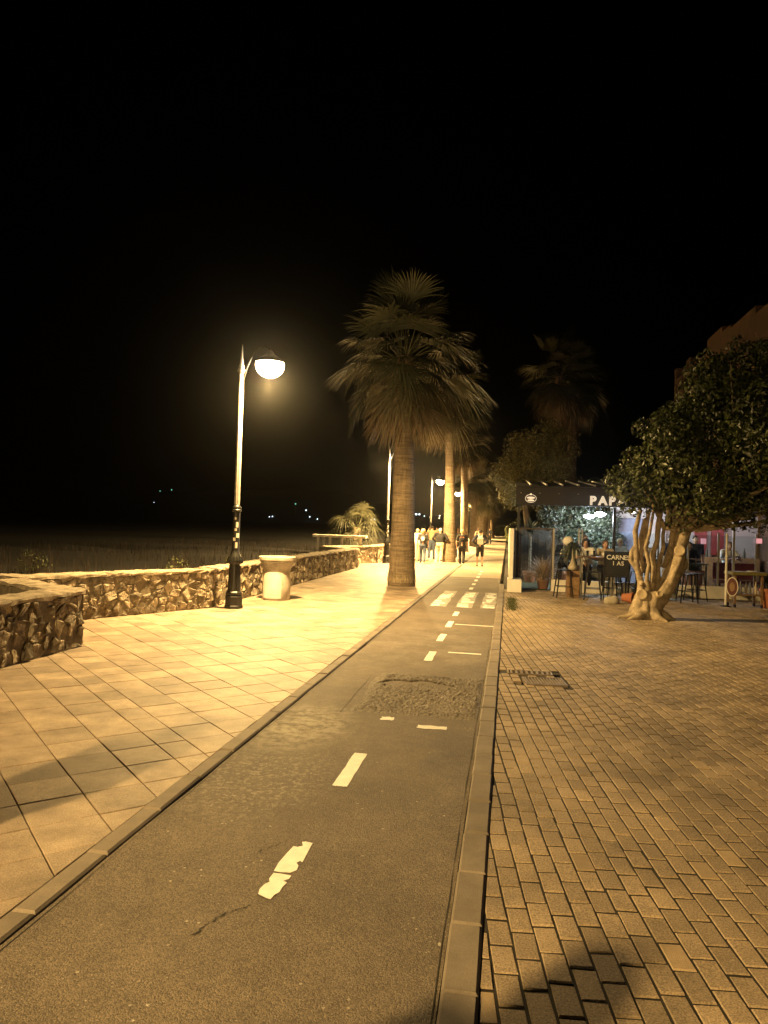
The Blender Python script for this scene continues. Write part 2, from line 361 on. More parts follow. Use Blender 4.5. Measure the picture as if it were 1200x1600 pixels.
# rough repair patch, its saw cut and the cracks
pv, pf = sheet(-1.52, -0.235, 7.1, 9.05, 70, 100, 0.0, 0, 1)
pv2 = []
for x, y, z in pv:
    e = min(1, (x+1.52)/0.15, (y-7.1)/0.12, (9.05-y)/0.1, (-0.235-x)/0.05)
    n = mnoise.noise(Vector((x*2.2, y*2.2, 5)))*0.012+abs(mnoise.noise(Vector((x*9, y*9, 2))))*0.014+mnoise.noise(Vector((x*33, y*33, 1)))*0.012
    hole = -0.022 if ((x+0.98)/0.42)**2+((y-8.45)/0.24)**2+0.5*mnoise.noise(Vector((x*6, y*6, 0))) < 1 else 0
    pv2.append((x+0.03*mnoise.noise(Vector((y*5, 0, 3))) if x < -1.4 else x, y+0.03*mnoise.noise(Vector((x*5, 0, 9))), -0.013+max(-0.006, (0.014+n+hole)*max(e, 0))))
MB().add(pv2, pf).build('repair_patch', M['patch'], lane, smooth=False)
def crack(pts, wd=0.006, amp=0.012, name='crack'):
    L = []; Rr = []
    for (x0, y0), (x1, y1) in zip(pts, pts[1:]):
        for i in range(8):
            t = i/8; x = x0+(x1-x0)*t+random.uniform(-1, 1)*amp; y = y0+(y1-y0)*t+random.uniform(-1, 1)*amp
            k = wd*random.uniform(0.05, 1.0); L.append((x-k, y+k*0.3)); Rr.append((x+k, y-k*0.3))
    b = MB(); n = len(L)
    b.add([(x, y, lz(x, y)+0.003) for x, y in L+Rr], [(i, n+i, n+i+1, i+1) for i in range(n-1)])
    return b.build(name, M['crack'], lane)
crack([(-1.56, 7.03), (-1.59, 9.08)], 0.006, 0.003, 'saw_cut')
crack([(-1.59, 9.08), (-1.3, 9.1), (-0.8, 8.98), (-0.25, 8.9)], 0.009, 0.02)
crack([(-1.2, 8.85), (-0.9, 8.83), (-0.65, 8.72)], 0.01, 0.02)
crack([(-1.35, 8.35), (-0.95, 8.17), (-0.62, 8.3)], 0.008, 0.02)
crack([(-0.62, 7.2), (-0.45, 7.32), (-0.25, 7.25)], 0.006, 0.02)
crack([(-2.05, 7.2), (-1.6, 7.12)], 0.004, 0.012)
crack([(-1.17, 3.42), (-1.25, 3.32), (-1.31, 3.2), (-1.33, 3.1)], 0.007, 0.012)
crack([(-1.2, 4.15), (-1.26, 4.05), (-1.33, 3.95)], 0.004, 0.012)
crack([(-0.235, 2.4), (-0.24, 5), (-0.235, 8), (-0.23, 14)], 0.004, 0.006)
crack([(-2.06, 2.4), (-2.065, 6), (-2.06, 12), (-2.06, 18)], 0.003, 0.005)

kerb = structure(MB().box(XL0, XL1, -8, YEND, -0.3, -0.05).build('kerb', M['sand']))
kerb2 = structure(MB().box(XR0, XR1, -8, 24, -0.3, -0.05).build('kerb', M['sand']))
random.seed(11)
def kerbline(par, x0, x1, y0, y1, step, zt):
    mb = MB(); mb.bbox(-(x1-x0)/2+0.003, (x1-x0)/2-0.003, -step/2+0.004, step/2-0.004, -0.09, 0, 0.012)
    me = mesh('kerbstone', mb.v, mb.f, M['kerb'])
    y = y0
    while y < y1:
        o = link(bpy.data.objects.new('kerbstone', me), par)
        o.location = ((x0+x1)/2+random.uniform(-.004, .004), y+step/2, zt+random.uniform(-.005, .004))
        o.rotation_euler = (random.uniform(-.006, .006), random.uniform(-.015, .015), random.uniform(-.006, .006)); y += step
kerbline(kerb, XL0, XL1, 0.0, 40, 0.62, 0.012)
kerbline(kerb2, XR0, XR1, 0.35, 24, 0.515, 0.016)
MB().bbox(XL0, XL1, 40, YEND, -0.1, 0.01, 0.01).build('kerbstone', M['kerb'], kerb)

# ------------------------------------------------------------------ stone wall line (face towards the promenade)
P = 19.32
WL = [[(-5.79, -9), (-5.79, 9.45)], [(-5.79, 9.45), (-7.45, 10.5)], [(-7.75, 10.75), (-5.97, 14.3)], [(-5.97, 14.3), (-6.0, 29.6)],
      [(-6.0, 29.6), (-7.5, 30.7)], [(-7.65, 30.75), (-5.97, 33.7)], [(-5.97, 33.7), (-5.98, 48.9)]]
WH, WT = 0.80, 0.46
centre = [(-6.0, -9), (-6.0, 9.5), (-7.6, 10.7), (-7.85, 10.9), (-6.2, 14.35), (-6.2, 29.6), (-7.7, 30.9), (-6.2, 33.7), (-6.2, 48.9), (-6.2, YEND)]
def wallx(y):
    for (xa, ya), (xb, yb) in zip(centre, centre[1:]):
        if ya <= y <= yb: return xa+(xb-xa)*(y-ya)/(yb-ya)
    return -6.2

# ------------------------------------------------------------------ promenade tiles at 45 degrees
prom = structure(MB().box(-7.9, XL0, -8, YEND, -0.25, -0.018).build('promenade', M['grout']))
S2 = math.sqrt(0.5); random.seed(21)
ul = [1.259, 1.648, 2.015, 2.256, 2.63]
u = 2.63; k = 0
while u < 60: k += 1; u += 0.24 if k % 11 == 0 else 0.392; ul.append(u)
u = 1.259
while u > -4: u -= 0.392; ul.insert(0, u)
cand = []
NV = 230
for i in range(len(ul)-1):
    for j in range(-20, NV):
        u0, u1, v0, v1 = ul[i], ul[i+1], 5.09+0.405*j, 5.09+0.405*(j+1)
        uc, vc = (u0+u1)/2, (v0+v1)/2
        x, y = (uc-vc)*S2, (uc+vc)*S2
        if y < -1 or y > 46 or x > XL0+0.3 or x < wallx(y)-0.1: continue
        gp = 0.004
        poly = [((a-c)*S2, (a+c)*S2) for a, c in ((u0+gp, v0+gp), (u1-gp, v0+gp), (u1-gp, v1-gp), (u0+gp, v1-gp))]
        full = len(poly)
        cl = clip(poly, 1, 0, XL0-0.004)
        if len(cl) < 3 or area(cl) < 0.0015: continue
        cand.append((x, y, cl, abs(area(cl)-area(poly)) < 1e-6, abs(u1-u0-0.24) < 0.03 or i in range(0)))
vis = [c for c in cand if inview(c[0], c[1], 0, 0.1)]
vis.sort(key=lambda c: math.hypot(c[0], c[1]))
big = vis[:300]; bigset = set(id(c) for c in big)
rest = MB()
for c in cand:
    x, y, cl, full, nar = c
    if id(c) in bigset:
        v, f = prism([(p[0]-x, p[1]-y) for p in cl], 0, 0.03, 0.003)
        o = link(bpy.data.objects.new('paving_tile', mesh('paving_tile', v, f, M['tile_o'])), prom)
        o.location = (x, y, random.uniform(-0.0025, 0.0025)); o.rotation_euler = (random.uniform(-.004, .004), random.uniform(-.004, .004), random.uniform(-.002, .002))
    else: rest.add(*prism(cl, random.uniform(-0.002, 0.002), 0.03, 0.003))
o = rest.build('paving_tiles_far', M['tile_i'], prom); o['kind'] = 'stuff'
MB().box(-6.3, XL0-0.004, 46.4, YEND, -0.02, -0.001).build('paving_far', M['tile_i'], prom)

# ------------------------------------------------------------------ brick pavers on the right
yard = structure(MB().box(XR1, 16, -8, 8.9, -0.25, -0.011).box(XR1, 16, 9.62, 40, -0.25, -0.011).box(XR1, 0.06, 8.9, 9.62, -0.25, -0.011).box(0.70, 16, 8.9, 9.62, -0.25, -0.011).box(0.06, 0.70, 9.24, 9.47, -0.25, -0.011).build('paved_yard', M['sand']))
th = R(6.2); ex, ey = -math.sin(th), math.cos(th); nx_, ny_ = math.cos(th), math.sin(th)
def yz(x, y): return 0.0+0.004*mnoise.noise(Vector((x*1.1, y*1.1, 4)))+0.002*mnoise.noise(Vector((x*3.1, y*3.1, 7)))
vv = []; ff = []
for j in range(216):
    for i in range(101): x = XR1+0.002+10.1*i/100; y = 0.8+21.45*j/215; vv.append((x, y, yz(x, y)-0.0055))
for j in range(215):
    for i in range(100):
        x, y = vv[j*101+i][:2]
        if -0.08 < x < 0.74 and 8.74 < y < 9.72: continue
        ff.append((j*101+i, j*101+i+1, j*101+i+102, j*101+i+101))
MB().add(vv, ff).build('joint_sand', M['sand'], yard, smooth=True)
random.seed(31)
def wob(x, y): return (x+0.016*mnoise.noise(Vector((x*.8, y*.8, 3)))+0.006*mnoise.noise(Vector((x*2.5, y*2.5, 1))), y+0.014*mnoise.noise(Vector((x*.9, y*.9, 11))))
CW, BL = 0.1085, 0.2125
gr_holes = [(0.03, 0.62, 9.44, 9.64), (0.22, 0.74, 8.86, 9.28)]
pc = []
for i in range(-25, 100):
    off = random.uniform(-0.03, 0.03)+(BL*0.42 if i % 2 else 0)
    for j in range(4, 112):
        n0, s0 = i*CW, j*BL+off
        nc, sc = n0+CW/2, s0+BL/2
        x, y = nx_*nc+ex*sc, ny_*nc+ey*sc
        if x < XR1-0.08 or x > 10 or y < 0.8 or y > 22.25: continue
        if not inview(x, y, 0, 0.12): continue
        if any(a-0.05 < x < b2+0.05 and c-0.05 < y < d+0.05 for a, b2, c, d in gr_holes): continue
        far_ = min(1.0, max(0.0, (math.hypot(x, y)-3.5)/4)); gp = 0.0058+0.002*far_; ge = 0.008+0.005*far_
        poly = [(nx_*n+ex*s, ny_*n+ey*s) for n, s in ((n0+gp, s0+ge), (n0+CW-gp, s0+ge), (n0+CW-gp, s0+BL-ge), (n0+gp, s0+BL-ge))]
        a0 = area(poly); poly = [wob(*p) for p in poly]
        cl = clip(poly, -1, 0, -(XR1+0.004))
        if len(cl) < 3 or area(cl) < 0.0012: continue
        x, y = wob(x, y); pc.append((x, y, cl, abs(area(cl)-area(poly)) < 1e-7))
vis = sorted([c for c in pc if inview(c[0], c[1], 0, 0.0)], key=lambda c: math.hypot(c[0], c[1]))
bigset = set(id(c) for c in vis[:300])
c0 = [(nx_*n+ex*s, ny_*n+ey*s) for n, s in ((-CW/2+.006, -BL/2+.008), (CW/2-.006, -BL/2+.008), (CW/2-.006, BL/2-.008), (-CW/2+.006, BL/2-.008))]
pm = []
for q in range(6):
    cc = [(px+random.uniform(-.0025, .0025), py+random.uniform(-.0025, .0025)) for px, py in c0]
    v, f = prism(cc, 0, 0.05, 0.005); pm.append((mesh('paver', v, f, M['paver_o']), mesh('paver', v, f, M['paver_buff'])))
rest = MB()
for c in pc:
    x, y, cl, full = c
    z = yz(x, y)+random.uniform(-.002, .003)
    if id(c) in bigset:
        buff = random.random() < 0.035
        if full: me = pm[random.randrange(6)][1 if buff else 0]
        else: v, f = prism([(p[0]-x, p[1]-y) for p in cl], 0, 0.05, 0.006); me = mesh('paver', v, f, M['paver_buff' if buff else 'paver_o'])
        o = link(bpy.data.objects.new('paver', me), yard); o.location = (x, y, z)
        o.rotation_euler = (random.uniform(-.014, .014), random.uniform(-.016, .016), random.uniform(-.014, .014))
    else: rest.add(*prism(cl, z, 0.04, 0.004))
o = rest.build('pavers_far', M['paver_i'], yard); o['kind'] = 'stuff'

# drains
def drain(label, x0, x1, y0, y1, nb, alongx, rz=0.0):
    cx, cy = (x0+x1)/2, (y0+y1)/2
    t = thing('drain_grate', label, 'drain grate', (cx, cy, yz(cx, cy)+0.010), rz)
    hx, hy = (x1-x0)/2, (y1-y0)/2
    b = MB()
    b.box(-hx, hx, -hy, -hy+0.02, -0.05, 0.004).box(-hx, hx, hy-0.02, hy, -0.05, 0.004).box(-hx, -hx+0.02, -hy+0.02, hy-0.02, -0.05, 0.004).box(hx-0.02, hx, -hy+0.02, hy-0.02, -0.05, 0.004)
    b.build('frame', M['steel_dark'], t)
    MB().box(-hx+0.02, hx-0.02, -hy+0.02, hy-0.02, -0.12, -0.09).build('sump', M['dark'], t)
    bw = (2*hx-0.04)/nb
    for i in range(nb):
        xx = -hx+0.02+bw*(i+0.5)
        MB().box(xx-bw*0.2, xx+bw*0.2, -hy+0.021, hy-0.021, -0.03, 0.002).build('bar', M['steel_dark'], t)
M['steel_dark'] = mat('weathered_steel', (0.22, 0.18, 0.14), 0.6, 0.3, 20, 0.3, 60, metal=0.3)
drain('narrow slotted drain grate beside the kerb', 0.04, 0.60, 9.44, 9.66, 8, True, R(3))
drain('wide ribbed drain grate set in the brick pavers', 0.24, 0.72, 8.86, 9.28, 12, True, R(7))
for (x, y, lab) in ((-5.39, 19.63, 'small metal access cover in paving beyond the litter bin'), (-5.55, 14.0, 'small metal access cover at the foot of nearest lamp')):
    t = thing('access_cover', lab, 'access cover', (x, y, 0.003))
    MB().bbox(-0.24, 0.24, -0.2, 0.2, -0.02, 0.003, 0.003).build('frame', M['steel_dark'], t)
    MB().bbox(-0.2, 0.2, -0.16, 0.16, -0.01, 0.006, 0.003).build('lid', M['kerb'], t)

# ------------------------------------------------------------------ rubble stone walls
def voronoi(L, Hh, size, seed):
    rnd = random.Random(seed); pts = []
    ny = max(2, round(Hh/(size*0.72))); nx = max(2, round(L/size))
    for j in range(ny):
        for i in range(nx):
            pts.append(((i+0.5+(0.5 if j % 2 else 0)*0.8+rnd.uniform(-.55, .55))*L/nx, (j+0.5+rnd.uniform(-.48, .48))*Hh/ny))
    out = []
    for k, p in enumerate(pts):
        poly = [(0, 0), (L, 0), (L, Hh), (0, Hh)]
        for m_, q in enumerate(pts):
            if m_ == k: continue
            dx, dy = q[0]-p[0], q[1]-p[1]
            if dx*dx+dy*dy > (size*3.2)**2: continue
            poly = clip(poly, dx, dy, (q[0]**2+q[1]**2-p[0]**2-p[1]**2)/2)
            if len(poly) < 3: break
        if len(poly) >= 3 and area(poly) > 0.002: out.append(poly)
    return out
def stone_mesh(poly, rnd):
    # chaikin once, shrink for the joint, then domed rings
    c = (sum(p[0] for p in poly)/len(poly), sum(p[1] for p in poly)/len(poly))
    q = []
    for i, p in enumerate(poly):
        n = poly[(i+1) % len(poly)]
        if math.hypot(n[0]-p[0], n[1]-p[1]) < 0.02: q.append(((p[0]+n[0])/2, (p[1]+n[1])/2)); continue
        q.append((p[0]*.9+n[0]*.1, p[1]*.9+n[1]*.1)); q.append((p[0]*.5+n[0]*.5+rnd.uniform(-.012, .012), p[1]*.5+n[1]*.5+rnd.uniform(-.012, .012))); q.append((p[0]*.1+n[0]*.9, p[1]*.1+n[1]*.9))
    n = len(q); v = []; f = []
    h = rnd.uniform(0.02, 0.06)
    tx, ty = rnd.uniform(-.4, .4), rnd.uniform(-.4, .4)
    r0 = max(0.05, math.sqrt(area(poly)/math.pi))
    for s, d in ((1-0.011/r0, -0.03), (1-0.015/r0, h*0.7), (0.72, h*1.0)):
        for p in q:
            dx, dy = p[0]-c[0], p[1]-c[1]
            v.append((dx*s, dy*s, d+(tx*dx+ty*dy)*(0.5 if d > 0 else 0)+(rnd.uniform(-.013, .013) if d > 0 else 0)))
    v.append((rnd.uniform(-.02, .02), rnd.uniform(-.02, .02), h*rnd.uniform(0.85, 1.1)))
    for k in range(2):
        for i in range(n): f.append((k*n+i, k*n+(i+1) % n, k*n+n+(i+1) % n, k*n+n+i))
    for i in range(n): f.append((2*n+i, 2*n+(i+1) % n, 3*n))
    return c, v, f
def stone_wall(label, A, B, seed, size=0.26, y_from=None, group=None, stones=True, endcap=False, core=0.020):
    A = Vector(A); B = Vector(B); L = (B-A).length; d = (B-A)/L
    ang = math.atan2(d.y, d.x)
    t = thing('stone_wall', label, 'stone wall', (A.x, A.y, 0), ang, group)
    MB().box(0, L, core, WT, -0.2, WH-0.06).build('mortar_core', M['mortar'], t)   # local: x along, -y is the face side
    rnd = random.Random(seed)
    s0 = 0 if y_from is None else y_from
    faces = []
    if stones:
        for poly in voronoi(L-s0, WH-0.06, size, seed): faces.append(('f', [(p[0]+s0, p[1]) for p in poly]))
        if endcap:
            for poly in voronoi(WT-0.06, WH-0.06, size*0.8, seed+1): faces.append(('e', poly))
    for kind, poly in faces:
        c, v, f = stone_mesh(poly, rnd)
        o = link(bpy.data.objects.new('stone', mesh('stone', v, f, M['stone_o'], False)), t)
        if kind == 'f': o.location = (c[0], 0.045, c[1]); o.rotation_euler = (R(90), 0, 0)
        else: o.location = (L-0.005, c[0]+0.05, c[1]); o.rotation_euler = (R(90), 0, R(90))
    x = s0
    while x < L-0.02:
        w_ = min(rnd.uniform(0.45, 1.1), L-x)
        b = MB(); k = 6
        v = []; f = []
        for j in range(k+1):
            xx = x+0.002+(w_-0.004)*j/k
            for yy, zz in ((-0.02, WH-0.065), (-0.03, WH-0.03), (-0.012, WH-0.004), (WT*0.5, WH+0.006), (WT+0.0, WH-0.004), (WT+0.012, WH-0.05)):
                v.append((xx, yy+rnd.uniform(-.018, .018), zz+rnd.uniform(-.012, .012)))
        for j in range(k):
            for i in range(5): a = j*6+i; f.append((a, a+6, a+7, a+1))
        f += [(0, 1, 2, 3, 4, 5), tuple(k*6+i for i in (5, 4, 3, 2, 1, 0))]
        b.add(v, f).build('coping_stone', M['coping'], t)
        x += w_
    return t
stone_wall('low rubble stone wall at the left edge, nearest to the viewer', *WL[0], 5, 0.22, 13.5, endcap=True, core=0.022)
stone_wall('short return of rubble wall going back from the nearest wall corner', *WL[1], 6, 0.3)
stone_wall('slanting rubble stone wall section ending at the nearest street lamp', *WL[2], 8, 0.21)
stone_wall('long rubble stone wall running behind the litter bin', *WL[3], 9, 0.245)
stone_wall('short return of rubble wall beside the slab table', *WL[4], 10, 0.3)
stone_wall('slanting rubble stone wall section ending at the second street lamp', *WL[5], 12, 0.3)
stone_wall('farthest rubble stone wall run, beyond the second street lamp', *WL[6], 13, 0.34)
stone_wall('low coping of a wall running left out of the first recess', (-12, 10.55), (-7.75, 10.75), 14, 0.3)

# ------------------------------------------------------------------ scrub terrain behind the wall, hills
v = []; f = []; rows = 70; cols = 24
ys = [-9+(YEND+9)*(i/rows)**1.3 for i in range(rows+1)]
for y in ys:
    for j in range(cols+1):
        s = (j/cols)**2.0; x = wallx(y)-0.1-140*s
        v.append((x, y, 0.36+0.22*mnoise.noise(Vector((x*0.5, y*0.5, 0)))*min(1, j/3)-0.5*s))
for i in range(rows):
    for j in range(cols): a = i*(cols+1)+j; f.append((a, a+cols+1, a+cols+2, a+1))
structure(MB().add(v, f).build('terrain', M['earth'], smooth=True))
v = []; f = []; n = 60
for i in range(n+1):
    x = -900+1300*i/n; h = 45+30*mnoise.noise(Vector((x*0.004, 0, 0)))+10*mnoise.noise(Vector((x*0.02, 3, 0)))
    h *= max(0.08, min(1, (120-x)/350))
    v += [(x, 880, -1), (x, 980, h*0.6), (x, 1150, h), (x, 1400, -1)]
for i in range(n):
    for k in range(3): a = i*4+k; f.append((a, a+4, a+5, a+1))
structure(MB().add(v, f).build('hills', M['earth'], smooth=True))
random.seed(41)
def blades(pts, hmin, hmax, wd, lean=0.35):
    b = MB()
    for x, y, z in pts:
        h = random.uniform(hmin, hmax); a = random.uniform(0, 6.283); l = random.uniform(0, lean)*h; ww = wd*random.uniform(.6, 1.3)
        dx, dy = math.cos(a), math.sin(a)
        b.add([(x-dy*ww, y+dx*ww, z), (x+dy*ww, y-dx*ww, z), (x+dx*l*.4+dy*ww*.6, y+dy*l*.4-dx*ww*.6, z+h*.6), (x+dx*l*.4-dy*ww*.6, y+dy*l*.4+dx*ww*.6, z+h*.6), (x+dx*l, y+dy*l, z+h)], [(0, 1, 2, 3), (3, 2, 4)])
    return b
pts = []
for _ in range(9000):
    y = 4+42*random.random()**1.2; x = wallx(y)-0.6-14*random.random()**1.5
    if mnoise.noise(Vector((x*.7, y*.7, 8))) < -0.12: continue
    pts.append((x, y, 0.3+0.1*mnoise.noise(Vector((x*0.5, y*0.5, 0)))))
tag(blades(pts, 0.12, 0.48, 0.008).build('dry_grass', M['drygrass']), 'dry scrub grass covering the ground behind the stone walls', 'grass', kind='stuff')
def leafmass(clumps, n, size, flat_=0.35, narrow=0.45, shell=0.72, fold=0.25, rnd=None, zmin=None, jitter=0.35):
    rnd = rnd or random; b = MB()
    tot = sum(c[3]**2 for c in clumps)
    for cx, cy, cz, r in clumps:
        for _ in range(int(n*r*r/tot)):
            d = Vector((rnd.gauss(0, 1), rnd.gauss(0, 1), rnd.gauss(0, 1))).normalized()
            rr = r*(shell+(1-shell)*rnd.random()) if rnd.random() < 0.85 else r*rnd.random()**.5
            rr *= 1+0.18*mnoise.noise(d*2.3+Vector((cx, cy, cz)))
            p = Vector((cx, cy, cz))+d*rr
            if zmin is not None and p.z < zmin+0.12*mnoise.noise(Vector((p.x*2, p.y*2, 0))): continue
            nrm = (d+Vector((rnd.gauss(0, 1), rnd.gauss(0, 1), rnd.gauss(0, 1)))*jitter*1.6).normalized()
            a = nrm.cross(Vector((rnd.gauss(0, 1), rnd.gauss(0, 1), rnd.gauss(0, 1)))).normalized(); c = nrm.cross(a)
            L = size*rnd.choice((.5, .75, .9, 1.0, 1.15, 1.45))*rnd.uniform(.85, 1.15); W = L*narrow
            b.add([p-a*L*.5, p+c*W*.5-nrm*fold*W*.5, p+a*L*.5, p-c*W*.5-nrm*fold*W*.5], [(0, 1, 2), (0, 2, 3)])
    return b
for (x, y, s, lab) in ((-7.6, 16.2, 0.32, 'low scrubby bush behind the wall beside the lamp base'), (-10.5, 15.0, 0.42, 'loose dry bush in the scrub behind the nearest wall recess'), (-7.3, 19.0, 0.28, 'small bush behind the wall above the litter bin')):
    t = thing('bush', lab, 'bush', (x, y, 0.3))
    blades([(random.gauss(0, s*.5), random.gauss(0, s*.5), 0) for _ in range(160)], 0.3, 0.9*s+0.45, 0.006, 0.5).build('stems', M['drygrass'], t)
    leafmass([(0, 0, 0.3, s)], 300, 0.06).build('foliage', M['hedge_leaf'], t)

# ------------------------------------------------------------------ street lamps
def make_lamp():
    t = thing('street_lamp', 'lamp', 'street lamp', (0, 0, 0), 0, 'street lamps in a row along the stone wall')
    MB().lathe([(0.20, 0), (0.20, 0.05), (0.185, 0.07), (0.185, 0.24), (0.16, 0.28), (0.175, 0.30), (0.17, 0.33), (0.135, 0.36)], 8).build('base', M['iron'], t)
    b = MB(); pr = [(0.135, 0.362), (0.122, 0.6), (0.108, 0.9)]
    b.lathe(pr, 16)
    for j in range(8):
        a = j*math.pi/4; b.tube([(0.128*math.cos(a), 0.128*math.sin(a), 0.38), (0.112*math.cos(a), 0.112*math.sin(a), 0.88)], 0.013, 5)
    b.build('pedestal', M['iron'], t)
    b = MB().lathe([(0.11, 0.902), (0.135, 0.92), (0.155, 0.96), (0.15, 1.0), (0.12, 1.06), (0.115, 1.09), (0.095, 1.12), (0.085, 1.18)], 20)
    for j in range(14):
        a = j*math.pi/7; b.tube([(0.15*math.cos(a), 0.15*math.sin(a), 0.93), (0.158*math.cos(a), 0.158*math.sin(a), 0.97), (0.125*math.cos(a), 0.125*math.sin(a), 1.06)], 0.014, 5)
    b.build('acorn_collar', M['iron'], t, True, 40)
    MB().lathe([(0.078, 1.182), (0.075, 1.6), (0.072, 1.98)], 16).build('lower_shaft', M['iron'], t, True, 40)
    MB().lathe([(0.074, 1.982), (0.10, 2.0), (0.10, 2.03), (0.085, 2.045), (0.092, 2.07), (0.08, 2.10), (0.055, 2.13)], 18).build('collar', M['iron'], t, True, 40)
    b = MB().lathe([(0.056, 2.132), (0.052, 3.4), (0.046, 4.86)], 16)
    for j in range(8):
        a = j*math.pi/4; b.tube([(0.055*math.cos(a), 0.055*math.sin(a), 2.15), (0.046*math.cos(a), 0.046*math.sin(a), 4.85)], 0.007, 4)
    b.build('shaft', M['steel'], t, True, 40)
    MB().lathe([(0.05, 4.862), (0.085, 4.90), (0.085, 4.93), (0.055, 4.96), (0.06, 5.0), (0.04, 5.06), (0.025, 5.2), (0.012, 5.38), (0.004, 5.46)], 14).build('finial', M['steel'], t, True, 40)
    pts = [(0.04, 0, 4.70), (0.12, 0, 4.98), (0.22, 0, 5.22), (0.36, 0, 5.38), (0.50, 0, 5.42), (0.58, 0, 5.38), (0.61, 0, 5.30)]
    b = MB().tube(pts, [0.016]*7, 8)
    b.build('arm', M['iron'], t, True, 40)
    lu = MB().lathe([(0.03, 5.33), (0.06, 5.30), (0.09, 5.25), (0.16, 5.20), (0.26, 5.13), (0.285, 5.09), (0.29, 5.07), (0.275, 5.07), (0.2, 5.11), (0.05, 5.16)], 28, (0.61, 0), False, False).build('luminaire_hood', M['hood'], t, True, 40)
    MB().lathe([(0.285, 5.088), (0.295, 5.03), (0.28, 4.95), (0.235, 4.87), (0.16, 4.81), (0.08, 4.78), (0.02, 4.775)], 28, (0.61, 0), True, True).build('glass_bowl', M['bowl'], lu, True)
    rnd = random.Random(4)
    for z, a, w_, h in ((1.30, -60, .05, .12), (1.42, -95, .06, .07), (1.50, -40, .07, .09), (1.62, -75, .05, .05), (1.72, -55, .05, .11), (1.85, -80, .04, .05)):
        aa = R(a); rr = 0.079; b = MB()
        vv = []
        for k in range(4):
            q = aa+(k/3-.5)*w_/rr
            vv += [(rr*math.cos(q), rr*math.sin(q), z-h/2), (rr*math.cos(q), rr*math.sin(q), z+h/2)]
        b.add(vv, [(0, 2, 3, 1), (2, 4, 5, 3), (4, 6, 7, 5)]).build('sticker', M['sticker'], t)
    return t
ld = bpy.data.lights.new('lamp_light', 'POINT'); ld.energy = LAMP_POWER; ld.shadow_soft_size = 0.11; ld.color = SODIUM
ld.use_nodes = True; lt = ld.node_tree; em = lt.nodes['Emission']
geo = lt.nodes.new('ShaderNodeNewGeometry'); sx = lt.nodes.new('ShaderNodeSeparateXYZ'); lt.links.new(geo.outputs['Incoming'], sx.inputs[0])
cr = lt.nodes.new('ShaderNodeValToRGB'); el = cr.color_ramp.elements
fac = math_(lt, 'ADD', math_(lt, 'MULTIPLY', sx.outputs[2], -0.5), 0.5)
lt.links.new(fac, cr.inputs[0])
el[0].position = 0.0; el[0].color = (0.02,)*3+(1,); el[1].position = 1.0; el[1].color = (0.72,)*3+(1,)
for p_, c_ in ((0.44, 0.035), (0.50, 0.08), (0.56, 0.18), (0.64, 0.40), (0.71, 0.58), (0.80, 0.70), (0.9, 0.74)):
    e = el.new(p_); e.color = (c_, c_, c_, 1)
lt.links.new(cr.outputs[0], em.inputs['Strength'])
lamp0 = make_lamp()
labs = ['black and grey lamp post nearest the viewer, beside the litter bin, with stickers', 'second street lamp, its post just left of the biggest palm trunk', 'third street lamp, glowing between the biggest palm and the next palm',
        'fourth street lamp from the viewer, glowing right of the second palm trunk', 'fifth street lamp from the viewer, glowing low beside the third palm', 'sixth street lamp, small and far down the palm row', 'street lamp standing behind the viewer, out of the picture', 'farthest street lamp, a tiny light near the end of the palm row']
for k, (idx, lab) in enumerate(zip((0, 1, 2, 3, 4, 5, -1, 7), labs)):
    o = lamp0 if k == 0 else copy_tree(lamp0)
    o.location = (-5.54, 14.5+P*idx, 0); o['label'] = lab; o.rotation_euler.z = R(random.uniform(-3, 3))
    lo = link(bpy.data.objects.new('lamp_light', ld), next(c for c in o.children if c.name.startswith('luminaire_hood'))); lo.location = (0.61, 0, 4.64)

# ------------------------------------------------------------------ litter bin
t = thing('litter_bin', 'cream concrete litter bin with flared ribbed rim by the wall', 'litter bin', (-5.27, 16.5, 0))
MB().lathe([(0.30, 0), (0.315, 0.02), (0.325, 0.3), (0.318, 0.55), (0.305, 0.70)], 36).build('body', M['bin'], t, True, 40)
pr = []
for i in range(6):
    z = 0.702+i*0.033; r0 = 0.307+i*0.017; pr += [(r0, z), (r0+0.012, z+0.006), (r0+0.012, z+0.024), (r0, z+0.03)]
pr += [(0.405, 0.91), (0.425, 0.925), (0.43, 0.985), (0.42, 1.0), (0.37, 1.0), (0.36, 0.98), (0.30, 0.75)]
MB().lathe(pr, 40, capb=True, capt=False).build('ribbed_rim', M['bin'], t, True, 25)
MB().lathe([(0.02, 0.76), (0.298, 0.76)], 24, capt=False).build('liner', M['dark'], t)
vv = []; ff = []; ns = 14
for i in range(ns+1):
    a = R(-95+(i/ns-.5)*84); top = 0.52+0.13*math.sqrt(max(0, 1-((i/ns-.5)*2)**2))
    for rr, z in ((0.331, 0.05), (0.333, 0.3), (0.329, top)): vv.append((rr*math.cos(a), rr*math.sin(a), z))
for i in range(ns):
    for k in range(2): a = i*3+k; ff.append((a, a+3, a+4, a+1))
MB().add(vv, ff).build('door_panel', M['bin_door'], t, True)

# ------------------------------------------------------------------ slab table beyond the wall
t = thing('slab_table', 'long pale slab table on square legs behind the stone wall', 'table', (-7.6, 33.2, 0.3), R(4))
MB().bbox(-1.25, 1.2, -0.4, 0.4, 0.83, 0.95, 0.015).build('slab_top', M['bin'], t)
for x, y in ((-1.0, -0.3), (-0.85, 0.3), (-0.45, -0.3), (0.1, -0.3), (0.25, 0.3), (0.95, -0.3)):
    MB().bbox(x-0.05, x+0.05, y-0.05, y+0.05, -0.05, 0.828, 0.01).build('leg', M['bin'], t)

